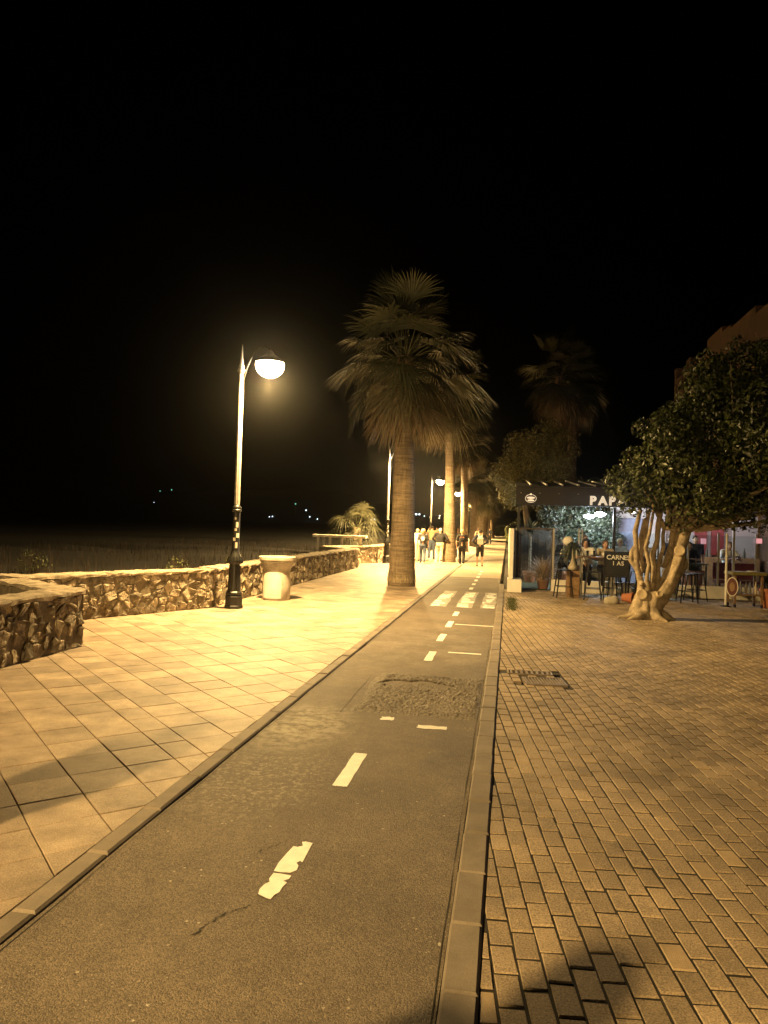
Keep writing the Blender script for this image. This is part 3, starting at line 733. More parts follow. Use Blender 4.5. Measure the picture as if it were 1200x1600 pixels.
# ------------------------------------------------------------------ palms
def frond_mesh(e, var, mname, petl=1.15, fan=1.2, nb=30, spread=105, droop=0.45, wm=1.0):
    rnd = random.Random(var*17+int(e)); b = MB(); e = R(e)
    d = Vector((math.cos(e), 0, math.sin(e))); pet = []
    for i in range(5):
        s = i/4; pet.append(d*petl*s+Vector((0, 0, -0.22*petl*s*s*math.cos(e))))
    b.tube(pet, [0.028, 0.022, 0.018, 0.014, 0.01], 4)
    hub = pet[-1]; dd = (pet[-1]-pet[-2]).normalized(); side = Vector((0, 1, 0)); up = dd.cross(side)
    for k in range(nb):
        a = R(-spread+2*spread*k/(nb-1)+rnd.uniform(-2.5, 2.5)); L = fan*(0.68+0.32*math.cos(a*0.7))*rnd.uniform(.88, 1.08)
        bd = dd*math.cos(a)+side*math.sin(a); ct = side*math.cos(a)-dd*math.sin(a)
        cup = 0.10*(1 if k % 2 else -1)
        pr = []; dr = droop*rnd.uniform(.7, 1.4)
        for s, wd in ((0.02, 0.006/1.0), (0.3, 0.020), (0.55, 0.021), (0.78, 0.011), (1.0, 0.002)):
            c = hub+bd*L*s+Vector((0, 0, -1))*dr*L*(max(0, s-0.25)**1.8)+up*(abs(math.sin(a))*0.12*s*L)
            wd *= wm; tw = ct*wd*fan+up*cup*wd*2*fan
            pr += [c-tw, c+tw]
        b.add(pr, [(2*i, 2*i+1, 2*i+3, 2*i+2) for i in range(4)])
    return mesh('frond', b.v, b.f, M[mname])
FR = {}
for e in (82, 73, 65, 56, 48, 39, 30, 21, 12, 2, -8, -17): FR[e] = [frond_mesh(e, vv_, 'frond', petl={82: 1.7, 73: 1.6, 65: 1.35}.get(e, 1.15), droop=0.35 if e > 60 else 0.65, spread=62 if e > 60 else 92, nb=36) for vv_ in (1, 2, 3)]
for e in (-25, -42): FR[e] = [frond_mesh(e, vv_, 'frond_mid', droop=0.9, petl=1.0) for vv_ in (1, 2)]
for e in (-58, -72, -80): FR[e] = [frond_mesh(e, vv_, 'frond_dead', petl=0.85, fan=1.05, spread=60, droop=0.5) for vv_ in (1, 2)]
FL = {e: [frond_mesh(e, vv_, 'frond_dark', petl=0.9, fan=1.15, nb=20, spread=100, droop=1.1, wm=0.62) for vv_ in (4, 5, 6)] for e in (82, 65, 48, 30, 12, -8, -25, -42, -58)}
def palm(name, label, loc, h, r0, r1, crown=1.0, counts=None, lean=(0, 0), skirt=1.0, seed=1, group='palms along the promenade', band=True, fr=None):
    rnd = random.Random(seed)
    t = thing(name, label, 'palm tree', loc, 0, group)
    prof = [(r0*1.02, -0.05), (r0*1.05, 0.06), (r0*1.0, 0.14), (r0*0.98, 0.42)]
    b = MB(); n = 24; rows = 60; vv = []; ff = []
    for i in range(rows+1):
        s = i/rows; z = h*s
        r = r1+(r0-r1)*(1-s)**1.7; r *= 1+0.012*math.sin(z*21)+0.02*mnoise.noise(Vector((0, seed, z*2)))
        if z < 0.5: r *= 1.03
        for j in range(n):
            a = 2*math.pi*j/n; q = r*(1+0.03*mnoise.noise(Vector((math.cos(a)*2, math.sin(a)*2, z*1.5+seed))))
            vv.append((lean[0]*s*s+q*math.cos(a), lean[1]*s*s+q*math.sin(a), z-0.04))
    for i in range(rows):
        for j in range(n): ff.append((i*n+j, i*n+(j+1) % n, i*n+n+(j+1) % n, i*n+n+j))
    b.add(vv, ff).build('trunk', M['bark'], t, True)
    if band:
        b = MB()
        for _ in range(420):
            a = rnd.uniform(0, 6.283); z0 = rnd.uniform(0.10, 0.22); z1 = z0+rnd.uniform(.08, .28); q = r0*1.05
            b.add([(q*math.cos(a), q*math.sin(a), z0), (q*math.cos(a+.03), q*math.sin(a+.03), z0), (q*.985*math.cos(a+.015), q*.985*math.sin(a+.015), z1)], [(0, 1, 2)])
        b.build('base_fibre', M['bark_band'], t)
    counts = counts or {82: 4, 73: 4, 65: 4, 56: 5, 48: 5, 39: 5, 30: 5, 21: 5, 12: 5, 2: 5, -8: 5, -17: 4, -25: 5, -42: 6, -58: 6, -72: 4}
    top = Vector((lean[0], lean[1], h))
    for e, cnt in counts.items():
        a0 = rnd.uniform(0, 6.28)
        if e < -50: cnt = int(cnt*skirt)
        for k in range(cnt):
            a = a0+2*math.pi*k/max(1, cnt)+rnd.uniform(-.25, .25); me = rnd.choice((fr or FR)[e])
            o = link(bpy.data.objects.new('frond' if e > -50 else 'dead_frond', me), t)
            zz = h-0.15+(0.25*(e/90))+rnd.uniform(-.14, .14)-(0.35 if e < -50 else 0)*rnd.random()
            o.location = (top.x+r1*0.7*math.cos(a), top.y+r1*0.7*math.sin(a), zz)
            o.rotation_euler = (rnd.uniform(-.3, .3), rnd.uniform(-.3, .3), a); sc = crown*rnd.uniform(.78, 1.18); o.scale = (sc, sc, sc)
    return t
palm('palm_tree', 'biggest fan palm, thick trunk rising from the paving near the centre', (-3.1, 21.86, 0), 6.9, 0.41, 0.27, 0.94, lean=(-0.12, 0), seed=1)
palm('palm_tree', 'second palm, slender trunk behind the biggest palm to its right', (-2.92, 37.4, 0), 8.3, 0.34, 0.21, 1.0, lean=(-0.25, 0), seed=2, band=False)
fewer = {82: 3, 73: 3, 65: 3, 56: 3, 48: 3, 39: 4, 30: 4, 21: 4, 12: 4, 2: 4, -8: 4, -17: 4, -25: 6, -42: 8, -58: 9, -72: 8, -80: 5}
palm('palm_tree', 'third palm from the viewer, slender, small dark crown', (-3.1, 53.4, 0), 8.0, 0.32, 0.22, 0.9, fewer, lean=(-0.25, 0), seed=3, band=False)
palm('palm_tree', 'fourth palm from the viewer, shorter with hanging brown skirt', (-3.15, 68, 0), 6.2, 0.34, 0.25, 0.9, fewer, seed=4, band=False)
for k, (y, h, lab) in enumerate(((83, 5.4, 'fifth palm, stout skirted trunk far along the path'), (93, 5.6, 'sixth palm, stout trunk far along the path'), (105, 5.4, 'seventh palm, stout trunk near the far end of the row'), (118, 5.6, 'eighth palm, tiny in the distance'), (134, 5.6, 'last palm in the far distance of the row'))):
    palm('palm_tree', lab, (-3.1+0.05*k, y, 0), h, 0.55, 0.45, 0.95, fewer, seed=5+k, band=False)
palm('palm_tree', 'low bushy fan palm behind the slab table', (-7.45, 36.0, 0.3), 1.35, 0.25, 0.2, 0.78, {82: 3, 65: 5, 48: 5, 30: 6, 12: 6, -8: 6, -25: 6, -42: 5, -58: 3}, seed=21, group='palms behind the walls', band=False, fr=FL)
palm('palm_tree', 'left one of two tall dark palms behind the restaurant', (2.75, 45, 0), 11.0, 0.33, 0.27, 1.0, fewer, seed=22, group='palms behind the restaurant', band=False)
palm('palm_tree', 'right one of two tall dark palms behind the restaurant', (3.75, 46.5, 0), 10.6, 0.33, 0.27, 1.0, fewer, seed=23, group='palms behind the restaurant', band=False)

# ------------------------------------------------------------------ rounded solids (bodies, trunks)
def blob(name, segs, m, parent, voxel=0.02, smooth=6, extra=None, n=10):
    """segs: (p0, r0, p1, r1) tapered capsules fused into one continuous skin"""
    bm = bmesh.new()
    for p0, r0, p1, r1 in segs:
        p0 = Vector(p0); p1 = Vector(p1); d = p1-p0; L = d.length
        bmesh.ops.create_icosphere(bm, subdivisions=2, radius=r0, matrix=Matrix.Translation(p0))
        if L > 1e-4:
            bmesh.ops.create_icosphere(bm, subdivisions=2, radius=r1, matrix=Matrix.Translation(p1))
            mt = Matrix.Translation((p0+p1)/2) @ d.to_track_quat('Z', 'Y').to_matrix().to_4x4()
            bmesh.ops.create_cone(bm, cap_ends=True, segments=n, radius1=r0, radius2=r1, depth=L, matrix=mt)
    for c, s in (extra or []):
        bmesh.ops.create_icosphere(bm, subdivisions=2, radius=1, matrix=Matrix.Translation(c) @ Matrix.Diagonal((*s, 1)))
    me = bpy.data.meshes.new(name); bm.to_mesh(me); bm.free(); me.materials.append(m)
    o = link(bpy.data.objects.new(name, me), parent)
    md = o.modifiers.new('remesh', 'REMESH'); md.mode = 'VOXEL'; md.voxel_size = voxel; md.use_smooth_shade = True
    if smooth: sm = o.modifiers.new('smooth', 'SMOOTH'); sm.factor = 0.5; sm.iterations = smooth
    return o

# ------------------------------------------------------------------ the twisted tree on the right
TX, TY = 2.98, 16.4
t = thing('shade_tree', 'bushy evergreen tree with twisted pale stems in front of the restaurant', 'tree', (TX, TY, 0))
S = []
def chain(pts, rads):
    for (p, r), (q, s) in zip(zip(pts, rads), zip(pts[1:], rads[1:])): S.append((p, r, q, s))
# root mass and flaring roots
S += [((-0.2, 0, 0.12), 0.2, (-0.1, 0, 0.5), 0.16), ((0.05, 0, 0.1), 0.24, (0.12, -0.02, 0.42), 0.2)]
chain([(-0.15, -0.05, 0.15), (-0.35, -0.1, 0.05), (-0.62, -0.12, 0.01)], [0.14, 0.08, 0.03])
chain([(-0.05, -0.1, 0.15), (-0.25, -0.28, 0.05), (-0.45, -0.38, 0.0)], [0.15, 0.08, 0.03])
chain([(0.1, -0.1, 0.15), (0.15, -0.32, 0.05), (0.30, -0.45, 0.0)], [0.16, 0.09, 0.03])
chain([(0.15, 0, 0.15), (0.38, -0.05, 0.05), (0.52, -0.1, 0.0)], [0.15, 0.09, 0.03])
# big right leaning stem
chain([(0.08, 0, 0.25), (0.28, 0.0, 0.48), (0.48, 0.02, 0.85), (0.60, 0.02, 1.25), (0.66, 0.02, 1.6), (0.78, 0.05, 2.0), (1.0, 0.1, 2.6)], [0.2, 0.17, 0.145, 0.125, 0.11, 0.105, 0.08])
chain([(0.48, 0.02, 0.85), (0.72, 0.12, 1.15), (0.72, 0.14, 1.35)], [0.13, 0.1, 0.06])
# left stems
chain([(-0.12, 0, 0.45), (-0.16, 0.0, 0.75), (-0.25, -0.02, 1.1), (-0.27, 0, 1.5), (-0.30, 0, 1.85), (-0.2, 0.02, 2.3)], [0.12, 0.075, 0.06, 0.052, 0.058, 0.04])
chain([(-0.26, -0.02, 1.05), (-0.38, 0.0, 1.22), (-0.36, 0.02, 1.42), (-0.27, 0, 1.55)], [0.05, 0.05, 0.045, 0.05])
chain([(-0.02, 0.03, 0.5), (0.08, 0.03, 0.72), (0.10, 0.02, 1.1), (0.06, 0.0, 1.35), (0.15, 0.0, 1.65), (0.17, 0.02, 2.0), (0.25, 0.05, 2.5)], [0.11, 0.07, 0.06, 0.055, 0.055, 0.062, 0.045])
chain([(-0.18, 0.12, 0.8), (-0.1, 0.14, 1.1), (-0.17, 0.12, 1.35), (-0.08, 0.12, 1.6), (-0.06, 0.1, 1.95), (0.0, 0.12, 2.3)], [0.05, 0.05, 0.055, 0.05, 0.05, 0.04])
chain([(-0.17, 0.12, 1.35), (-0.18, 0.1, 1.7), (-0.1, 0.08, 2.1)], [0.04, 0.04, 0.035])
# middle slanting stems
chain([(0.3, 0.12, 0.6), (0.36, 0.16, 0.95), (0.52, 0.16, 1.4), (0.60, 0.16, 1.8), (0.72, 0.2, 2.4)], [0.08, 0.055, 0.06, 0.058, 0.045])
chain([(0.30, 0.05, 1.12), (0.40, 0.1, 1.3), (0.46, 0.12, 1.55), (0.50, 0.12, 2.1)], [0.045, 0.075, 0.065, 0.05])
chain([(0.0, -0.06, 0.55), (-0.06, -0.1, 0.85), (-0.02, -0.1, 1.15), (-0.10, -0.08, 1.5), (-0.02, -0.06, 1.8), (0.06, -0.02, 2.3)], [0.06, 0.045, 0.04, 0.042, 0.038, 0.03])
chain([(0.12, 0.1, 0.55), (0.22, 0.12, 0.85), (0.2, 0.1, 1.15), (0.3, 0.1, 1.5), (0.28, 0.08, 1.8), (0.4, 0.1, 2.3)], [0.07, 0.05, 0.045, 0.045, 0.04, 0.035])
chain([(0.42, -0.08, 0.75), (0.5, -0.12, 1.0), (0.62, -0.1, 1.3)], [0.06, 0.05, 0.04])
rk = random.Random(5)
for _ in range(26):   # burls and old pruning lumps
    p0, r0, p1, r1 = rk.choice(S[8:]); q = Vector(p0).lerp(Vector(p1), rk.random()); d = Vector((rk.gauss(0, 1), rk.gauss(-.6, 1), rk.gauss(0, .4))).normalized()
    S.append((q+d*r0*.6, r0*.5, q+d*r0*.85, r0*.32))
for a in range(9):
    aa = a*0.7+0.2; S.append(((0.22*math.cos(aa), 0.2*math.sin(aa), 0.05), 0.10, (0.14*math.cos(aa)-.02, 0.12*math.sin(aa), 0.5), 0.06))
trunk = blob('trunk', S, M['ficus_bark'], t, 0.016, 3)
for loc, rot, r in (((-0.16, -0.175, 0.52), (R(80), 0, R(-8)), 0.10), ((0.585, -0.125, 1.47), (R(80), 0, R(-20)), 0.10), ((0.19, -0.23, 0.55), (R(60), 0, R(10)), 0.06)):
    cb = MB().lathe([(r*1.12, -0.07), (r*1.15, 0.0), (r*1.05, 0.02), (r*0.85, 0.012), (0.01, 0.01)], 18, capt=True).build('pruned_knot', M['cut'], trunk, True); cb.location = loc; cb.rotation_euler = rot
random.seed(55)
cl = []
shape = [(-0.15, 0.0, 2.75, 0.85), (0.25, -0.5, 3.35, 0.95), (0.55, 0.4, 3.0, 1.0), (1.0, -0.6, 2.9, 1.05), (0.75, 0.0, 4.0, 1.0), (1.5, -0.4, 4.2, 1.15), (1.3, 0.6, 4.7, 1.0), (2.1, -0.5, 3.2, 1.25), (2.4, 0.3, 4.6, 1.25), (3.2, -0.3, 3.6, 1.35), (3.3, 0.3, 4.7, 1.2), (1.8, -1.2, 3.5, 0.95), (2.8, -1.3, 3.3, 1.0), (3.9, -0.8, 3.1, 1.1), (2.2, 0.0, 2.5, 0.85), (0.6, -0.2, 2.35, 0.65), (3.0, -0.5, 2.5, 0.95), (3.9, -0.4, 2.4, 0.95), (1.5, -0.3, 2.4, 0.7), (0.35, 0.1, 3.95, 0.75), (1.2, 0.0, 5.0, 0.75), (2.0, 0.2, 5.3, 0.8)]
for x, y, z, r in shape:
    cl.append((x, y, z, r*0.78))
    for _ in range(7):
        a, e = random.uniform(0, 6.283), random.uniform(-0.6, 1.2)
        cl.append((x+r*.75*math.cos(a)*math.cos(e), y+r*.75*math.sin(a)*math.cos(e), z+r*.75*math.sin(e), r*random.uniform(.22, .42)))
o = leafmass(cl, 60000, 0.10, narrow=0.5, shell=0.75, zmin=1.82).build('foliage', M['ficus_leaf'], t); o['kind'] = 'stuff'
b = MB()
for _ in range(46):
    c = random.choice(cl); a = Vector((c[0], c[1], c[2])); d = Vector((random.gauss(-.3, .5), random.gauss(0, .5), abs(random.gauss(.8, .5)))).normalized()
    b.tube([a, a+d*c[3]*0.9, a+d*c[3]*1.35+Vector((0, 0, .06))], [0.012, 0.006, 0.002], 4)
for x, y, z, r in shape: b.tube([(0.4+0.15*(x-0.4), 0.05, 1.9), (0.4+0.55*(x-0.4), y*.5, (1.9+z)/2), (x, y, z)], [0.06, 0.04, 0.02], 6)
b.build('branches', M['ficus_bark'], t)

# ------------------------------------------------------------------ garden wall and tall hedge tree on the right of the path
t = thing('garden_wall', 'pale rendered garden wall running along the right of the path', 'wall')
MB().bbox(0.07, 0.20, 22.4, 120, -0.1, 1.80, 0.015).build('wall_body', M['white'], t)
MB().bbox(0.02, 0.42, 21.35, 22.35, -0.1, 0.36, 0.015).build('plinth', M['white'], t)
MB().bbox(0.07, 0.17, 21.5, 22.398, 0.362, 1.82, 0.012).build('end_pier', M['white'], t)
random.seed(61)
t = thing('hedge_tree', 'tall dense hedge tree leaning over the path beyond the gate', 'tree', (0.9, 27, 0))
MB().tube([(0, 0, 0), (-0.1, 0.1, 1.4), (-0.3, 0.2, 2.6), (-0.2, .3, 4.2)], [0.16, 0.13, 0.11, 0.06], 10).build('trunk', M['bark'], t, True)
cl = []
for x, y, z, r in ((-0.85, 0, 3.8, 0.75), (-0.6, 0.3, 3.0, 0.6), (-0.4, 0.5, 4.7, 0.8), (0.4, 0.2, 5.0, 0.8), (0.3, 0.0, 4.1, 0.95), (0.2, 0.0, 3.2, 0.8), (-0.55, 1.6, 4.0, 0.9), (-0.6, 2.8, 3.6, 0.9), (0, 3, 4.5, 1.0), (0.9, 1.2, 4.9, 0.8)):
    cl.append((x, y, z, r))
    for _ in range(6):
        a, e = random.uniform(0, 6.283), random.uniform(-1, 1.2); cl.append((x+r*.8*math.cos(a)*math.cos(e), y+r*.8*math.sin(a)*math.cos(e), z+r*.8*math.sin(e), r*.35))
o = leafmass(cl, 32000, 0.085, narrow=0.4).build('foliage', M['hedge_pale'], t); o['kind'] = 'stuff'
for k, (x, y, h, s, lab) in enumerate(((4.0, 31, 4.6, 2.0, 'dark rounded tree mass behind the restaurant awning'), (1.9, 36, 6.3, 1.7, 'dark leafy tree below the two tall background palms'), (0.6, 44, 2.6, 0.8, 'small shrub rising over the garden wall far along'), (0.5, 58, 2.4, 0.8, 'shrub overhanging the garden wall near the far end'), (0.35, 76, 2.2, 0.9, 'distant shrub at the far end of the garden wall'))):
    t = thing('tree' if h > 4 else 'shrub', lab, 'tree' if h > 4 else 'shrub', (x, y, 0))
    MB().tube([(0, 0, 0), (0.1, 0, h*.4), (0, .1, h*.75)], [0.14, 0.1, 0.05], 8).build('trunk', M['bark'], t, True)
    cl = []
    for _ in range(9):
        a = random.uniform(0, 6.283); rr = s*random.uniform(0, .7); cl.append((rr*math.cos(a), rr*math.sin(a), h-s*random.uniform(.5, 1.5), s*random.uniform(.4, .6)))
    o = leafmass(cl, 7000, 0.1).build('crown', M['hedge_leaf'], t); o['kind'] = 'stuff'
t = thing('hedge', 'dark clipped hedge at the far end of the path', 'hedge', (-0.3, 140, 0))
o = leafmass([(x*0.9-2, 0, 1.2, 1.2) for x in range(9)], 6000, 0.2).build('foliage', M['hedge_leaf'], t); o['kind'] = 'stuff'
random.seed(66)
tag(blades([(random.gauss(.14, .07), random.uniform(16.6, 19.4), -0.02) for _ in range(1300)], 0.02, 0.09, 0.006, 0.8).build('weeds', M['weed']), 'patch of green weeds beside the kerb in front of the gate', 'weeds', kind='stuff')
tag(blades([(XR1+random.uniform(-.015, .02), random.uniform(14, 21.4), -0.03) for _ in range(300)], 0.02, 0.06, 0.004, 0.8).build('kerb_weeds', M['weed']), 'thin line of weeds growing along the kerb joint', 'weeds', kind='stuff')

# ------------------------------------------------------------------ restaurant terrace
FY = 22.3
rest = thing('restaurant_terrace', 'restaurant terrace with black awning, glass windbreak and metal posts', 'terrace', (0, FY, 0))
MB().bbox(1.30, 8.6, 0.0, 0.14, -0.1, 0.34, 0.012).build('plinth', M['white'], rest)
for x, h, wd, m_ in ((0.30, 2.5, 0.07, 'black'), (0.24, 1.84, 0.035, 'alu'), (1.34, 1.86, 0.055, 'alu'), (2.07, 1.86, 0.05, 'alu'), (2.16, 1.86, 0.035, 'alu'), (3.06, 2.52, 0.08, 'black'), (4.3, 1.86, 0.05, 'alu'), (5.12, 1.86, 0.05, 'alu'), (5.94, 1.86, 0.05, 'alu'), (6.35, 2.52, 0.06, 'alu'), (6.95, 1.86, 0.05, 'alu'), (8.3, 2.52, 0.08, 'black')):
    MB().bbox(x-wd/2, x+wd/2, 0.03-wd/2+0.02, 0.03+wd/2+0.02, 0.34 if x > 1 else 0.0, h, 0.006).build('post', M[m_], rest)
for x0, x1 in ((1.37, 2.04), (2.18, 3.01), (3.11, 4.27), (4.33, 5.09), (5.15, 5.91), (5.97, 6.31), (6.39, 6.92), (6.98, 8.25)):
    MB().box(x0, x1, 0.046, 0.054, 0.36, 1.80).build('glass_pane', M['glass'], rest)
MB().box(0.40, 1.28, 0.046, 0.054, 0.08, 1.80).build('gate_pane', M['glass'], rest)
b = MB(); b.bbox(0.36, 1.31, 0.02, 0.07, 1.801, 1.85, 0.006).bbox(0.36, 0.398, 0.02, 0.07, 0.03, 1.80, 0.006).bbox(1.282, 1.31, 0.02, 0.07, 0.03, 1.80, 0.006); b.build('gate_frame', M['reed'], rest)
MB().bbox(0.2, 8.5, -0.08, 0.10, 2.53, 3.06, 0.02).build('awning_fascia', M['fascia'], rest)
vv = []; ff = []
for i in range(25):
    x = 0.2+8.3*i/24
    vv += [(x, -0.05, 3.1), (x, 5.2, 3.55), (x, 5.2, 3.50), (x, -0.05, 3.062)]
for i in range(24):
    for k in range(4): ff.append((i*4+k, i*4+4+k, i*4+4+(k+1) % 4, i*4+(k+1) % 4))
ff += [(0, 1, 2, 3), (99, 98, 97, 96)]
MB().add(vv, ff).build('awning_roof', M['fascia'], rest)
for k in range(15):
    x = 0.62+0.46*k; mt = Matrix.Translation((x, -0.05, 3.14)) @ Matrix.Rotation(R(5), 4, 'X')
    MB().bbox(-0.025, 0.025, -0.14, 5.0, -0.02, 0.03, 0.006, mt).build('rafter', M['alu'], rest)
for x in (0.35, 0.9, 1.45, 2.0): MB().lathe([(0.012, -0.01), (0.018, 0.0), (0.012, 0.012)], 8, (x, -0.09)).build('rivet', M['alu'], rest).location.z = 2.88
MB().box(0.30, 8.4, 0.14, 5.2, -0.05, 0.004).build('terrace_floor', M['kerb'], rest)
MB().box(0.36, 1.9, 0.16, 3.9, 0.005, 0.03).build('turf_mat', M['lawn'], rest)
MB().box(3.55, 8.4, 4.6, 4.75, 0.0, 3.4).build('back_wall', M['pinkwall'], rest)
MB().bbox(5.3, 8.3, 4.0, 4.55, 0.0, 1.05, 0.02).build('bar_counter', M['wood'], rest)
for x0, x1, m_ in ((3.75, 4.6, 'bluegrey'), (4.75, 5.4, 'pinkwall'), (6.35, 6.75, 'red'), (6.9, 7.3, 'red')):
    MB().bbox(x0, x1, 4.50, 4.58, 1.1 if x0 > 5.4 else 0.0, 2.3, 0.02).build('wall_panel', M[m_], rest)
# reed screen behind the gate
t = thing('reed_screen', 'dark slatted screen standing behind the terrace gate', 'screen', (0.3, 26.2, 0))
random.seed(70)
for k in range(34):
    x = 0.02+k*0.05; MB().bbox(x, x+0.044, random.uniform(-.006, .006), 0.03, 0.0, 1.86+random.uniform(-.02, .02), 0.006).build('slat', M['reed'], t)
for z in (0.3, 1.6): MB().box(0, 1.72, 0.031, 0.06, z, z+0.06).build('rail', M['reed'], t)
# lettering
def text(body, size, m, parent, loc, rot=(R(90), 0, 0), off=0.0, ext=0.012, name='letter', spacing=1.0):
    x = 0.0; out = []
    for chh in body:
        cu = bpy.data.curves.new(name, 'FONT'); cu.body = chh; cu.size = size; cu.offset = off; cu.extrude = ext; cu.resolution_u = 4
        tmp = bpy.data.objects.new('tmp', cu); COL.objects.link(tmp); bpy.context.view_layer.update()
        dg = bpy.context.evaluated_depsgraph_get(); ev = tmp.evaluated_get(dg)
        wdt = size*0.35
        if chh != ' ':
            me = bpy.data.meshes.new_from_object(ev); me.materials.clear(); me.materials.append(m)
            xs = [q.co.x for q in me.vertices]; mn, mx_ = min(xs), max(xs); wdt = mx_-mn
            for q in me.vertices: q.co.x -= mn
            o = link(bpy.data.objects.new(name, me), parent); o.location = (loc[0]+x, loc[1], loc[2]); o.rotation_euler = rot; out.append(o)
        COL.objects.unlink(tmp); bpy.data.objects.remove(tmp); x += wdt+size*0.11*spacing
    return out
t = thing('restaurant_sign', 'large pale capital letters PAPA on the black awning', 'sign', (2.34, FY-0.095, 2.59))
text('PAPA', 0.34, M['letter'], t, (0, 0, 0), off=0.018, ext=0.012)
t = thing('oval_sign', 'small oval pale emblem on the left end of black awning', 'sign', (0.64, FY-0.085, 2.72))
def oval(rx, rz, y0, y1, n=28, mtx=None):
    vv = [(rx*math.cos(2*math.pi*i/n), y0, rz*math.sin(2*math.pi*i/n)) for i in range(n)]+[(rx*math.cos(2*math.pi*i/n), y1, rz*math.sin(2*math.pi*i/n)) for i in range(n)]
    ff = [tuple(range(n)), tuple(range(2*n-1, n-1, -1))]+[(i, n+i, n+(i+1) % n, (i+1) % n) for i in range(n)]
    return vv, ff
MB().add(*oval(0.165, 0.125, -0.02, 0.0)).build('rim', M['letter'], t)
MB().add(*oval(0.15, 0.11, -0.024, -0.021)).build('field', M['c_dark'], t)
MB().add(*oval(0.12, 0.035, -0.03, -0.025)).build('ribbon', M['letter'], t).location.z = 0.02
MB().add(*oval(0.10, 0.03, -0.03, -0.025)).build('ribbon', M['letter'], t).location.z = -0.055
MB().add(*oval(0.03, 0.03, -0.03, 0.0)).build('crest', M['letter'], t).location.z = 0.125
# lights under the awning
def pt(name, loc, e, col, parent, r=0.05):
    l = bpy.data.lights.new(name, 'POINT'); l.energy = e; l.color = col; l.shadow_soft_size = r
    o = link(bpy.data.objects.new(name, l), parent); o.location = loc; return o
for x, y, z, lab in ((2.62, 25.1, 2.28, 'left one of two bright white spotlights under the awning'), (2.98, 25.1, 2.36, 'right one of two bright white spotlights under the awning')):
    t = thing('spotlight', lab, 'lamp', (x, y, z), 0, 'white spotlights under the awning')
    MB().lathe([(0.08, 0.07), (0.17, 0.03), (0.17, -0.01), (0.02, -0.07)], 18).build('lens', M['led'], t, True)
    MB().tube([(0, 0.0, 0.06), (0, 0.0, 0.9)], 0.012, 6).build('stem', M['black'], t)
    pt('spot_light', (0, -0.05, -0.1), 150, (0.80, 0.92, 1.0), t)
for x, y, lab in ((4.0, 25.0, 'pendant lamp over the terrace behind the tree stems'), (5.6, 25.2, 'pendant lamp over the terrace above the glass panels'), (7.2, 25.0, 'pendant lamp over the terrace by the right edge')):
    t = thing('pendant_lamp', lab, 'lamp', (x, y, 2.45), 0, 'pendant lamps in the terrace')
    MB().lathe([(0.02, 0.16), (0.05, 0.14), (0.16, 0.02), (0.15, 0.02)], 16, capt=False).build('shade', M['black'], t, True)
    MB().lathe([(0.01, 0.07), (0.05, 0.04), (0.055, 0.0), (0.03, -0.04), (0.005, -0.05)], 12).build('bulb', M['warmled'], t, True)
    MB().tube([(0, 0, 0.16), (0, 0, 0.95)], 0.008, 5).build('cable', M['black'], t)
    pt('pendant_light', (0, 0, -0.1), 45, (1.0, 0.80, 0.80), t)

# stools, tables
def stool(label, x, y, rz, h=0.76):
    t = thing('bar_stool', label, 'bar stool', (x, y, 0), rz, 'black bar stools on the terrace edge')
    MB().bbox(-0.16, 0.16, -0.16, 0.16, h-0.03, h, 0.012).build('seat', M['black'], t)
    for sx_ in (-1, 1):
        for sy in (-1, 1): MB().tube([(sx_*.14, sy*.14, h-.03), (sx_*.22, sy*.22, 0)], [0.022, 0.016], 6).build('leg', M['black'], t)
    for z in (0.3,):
        q = 0.14+0.08*(h-.03-z)/(h-.03)
        for a, bb in (((-q, -q), (q, -q)), ((q, -q), (q, q)), ((q, q), (-q, q)), ((-q, q), (-q, -q))): MB().tube([(*a, z), (*bb, z)], 0.011, 5).build('footrest', M['black'], t)
    return t
stool('black bar stool nearest the gate, beside the drooping plant', 1.52, 20.45, R(8))
stool('black bar stool in front of the high table, left of the chalkboard', 2.25, 20.15, R(-6))
stool('black bar stool under the chalkboard, half in shadow', 2.80, 20.5, R(14))
stool('black bar stool partly hidden behind the twisted tree stems', 3.55, 21.0, R(20))
stool('black bar stool just right of the twisted tree stems', 4.72, 20.6, R(4))
stool('black bar stool in front of the glass panel, right of the tree', 5.1, 21.3, R(20))
def table(label, x, y, wx, wy, h, rz=0, m='black', top='black'):
    t = thing('high_table', label, 'table', (x, y, 0), rz)
    MB().bbox(-wx/2, wx/2, -wy/2, wy/2, h-0.035, h, 0.008).build('table_top', M[top], t)
    for sx_ in (-1, 1):
        for sy in (-1, 1): MB().bbox(sx_*(wx/2-.05)-.02, sx_*(wx/2-.05)+.02, sy*(wy/2-.05)-.02, sy*(wy/2-.05)+.02, 0, h-.036, 0.004).build('leg', M[m], t)
    return t
table('high bar table where diners lean behind the left stools', 2.45, 21.05, 0.95, 0.6, 1.12, 0, 'alu', 'wood')
table('dark high table behind the twisted tree stems', 3.75, 21.6, 0.9, 0.6, 1.08)
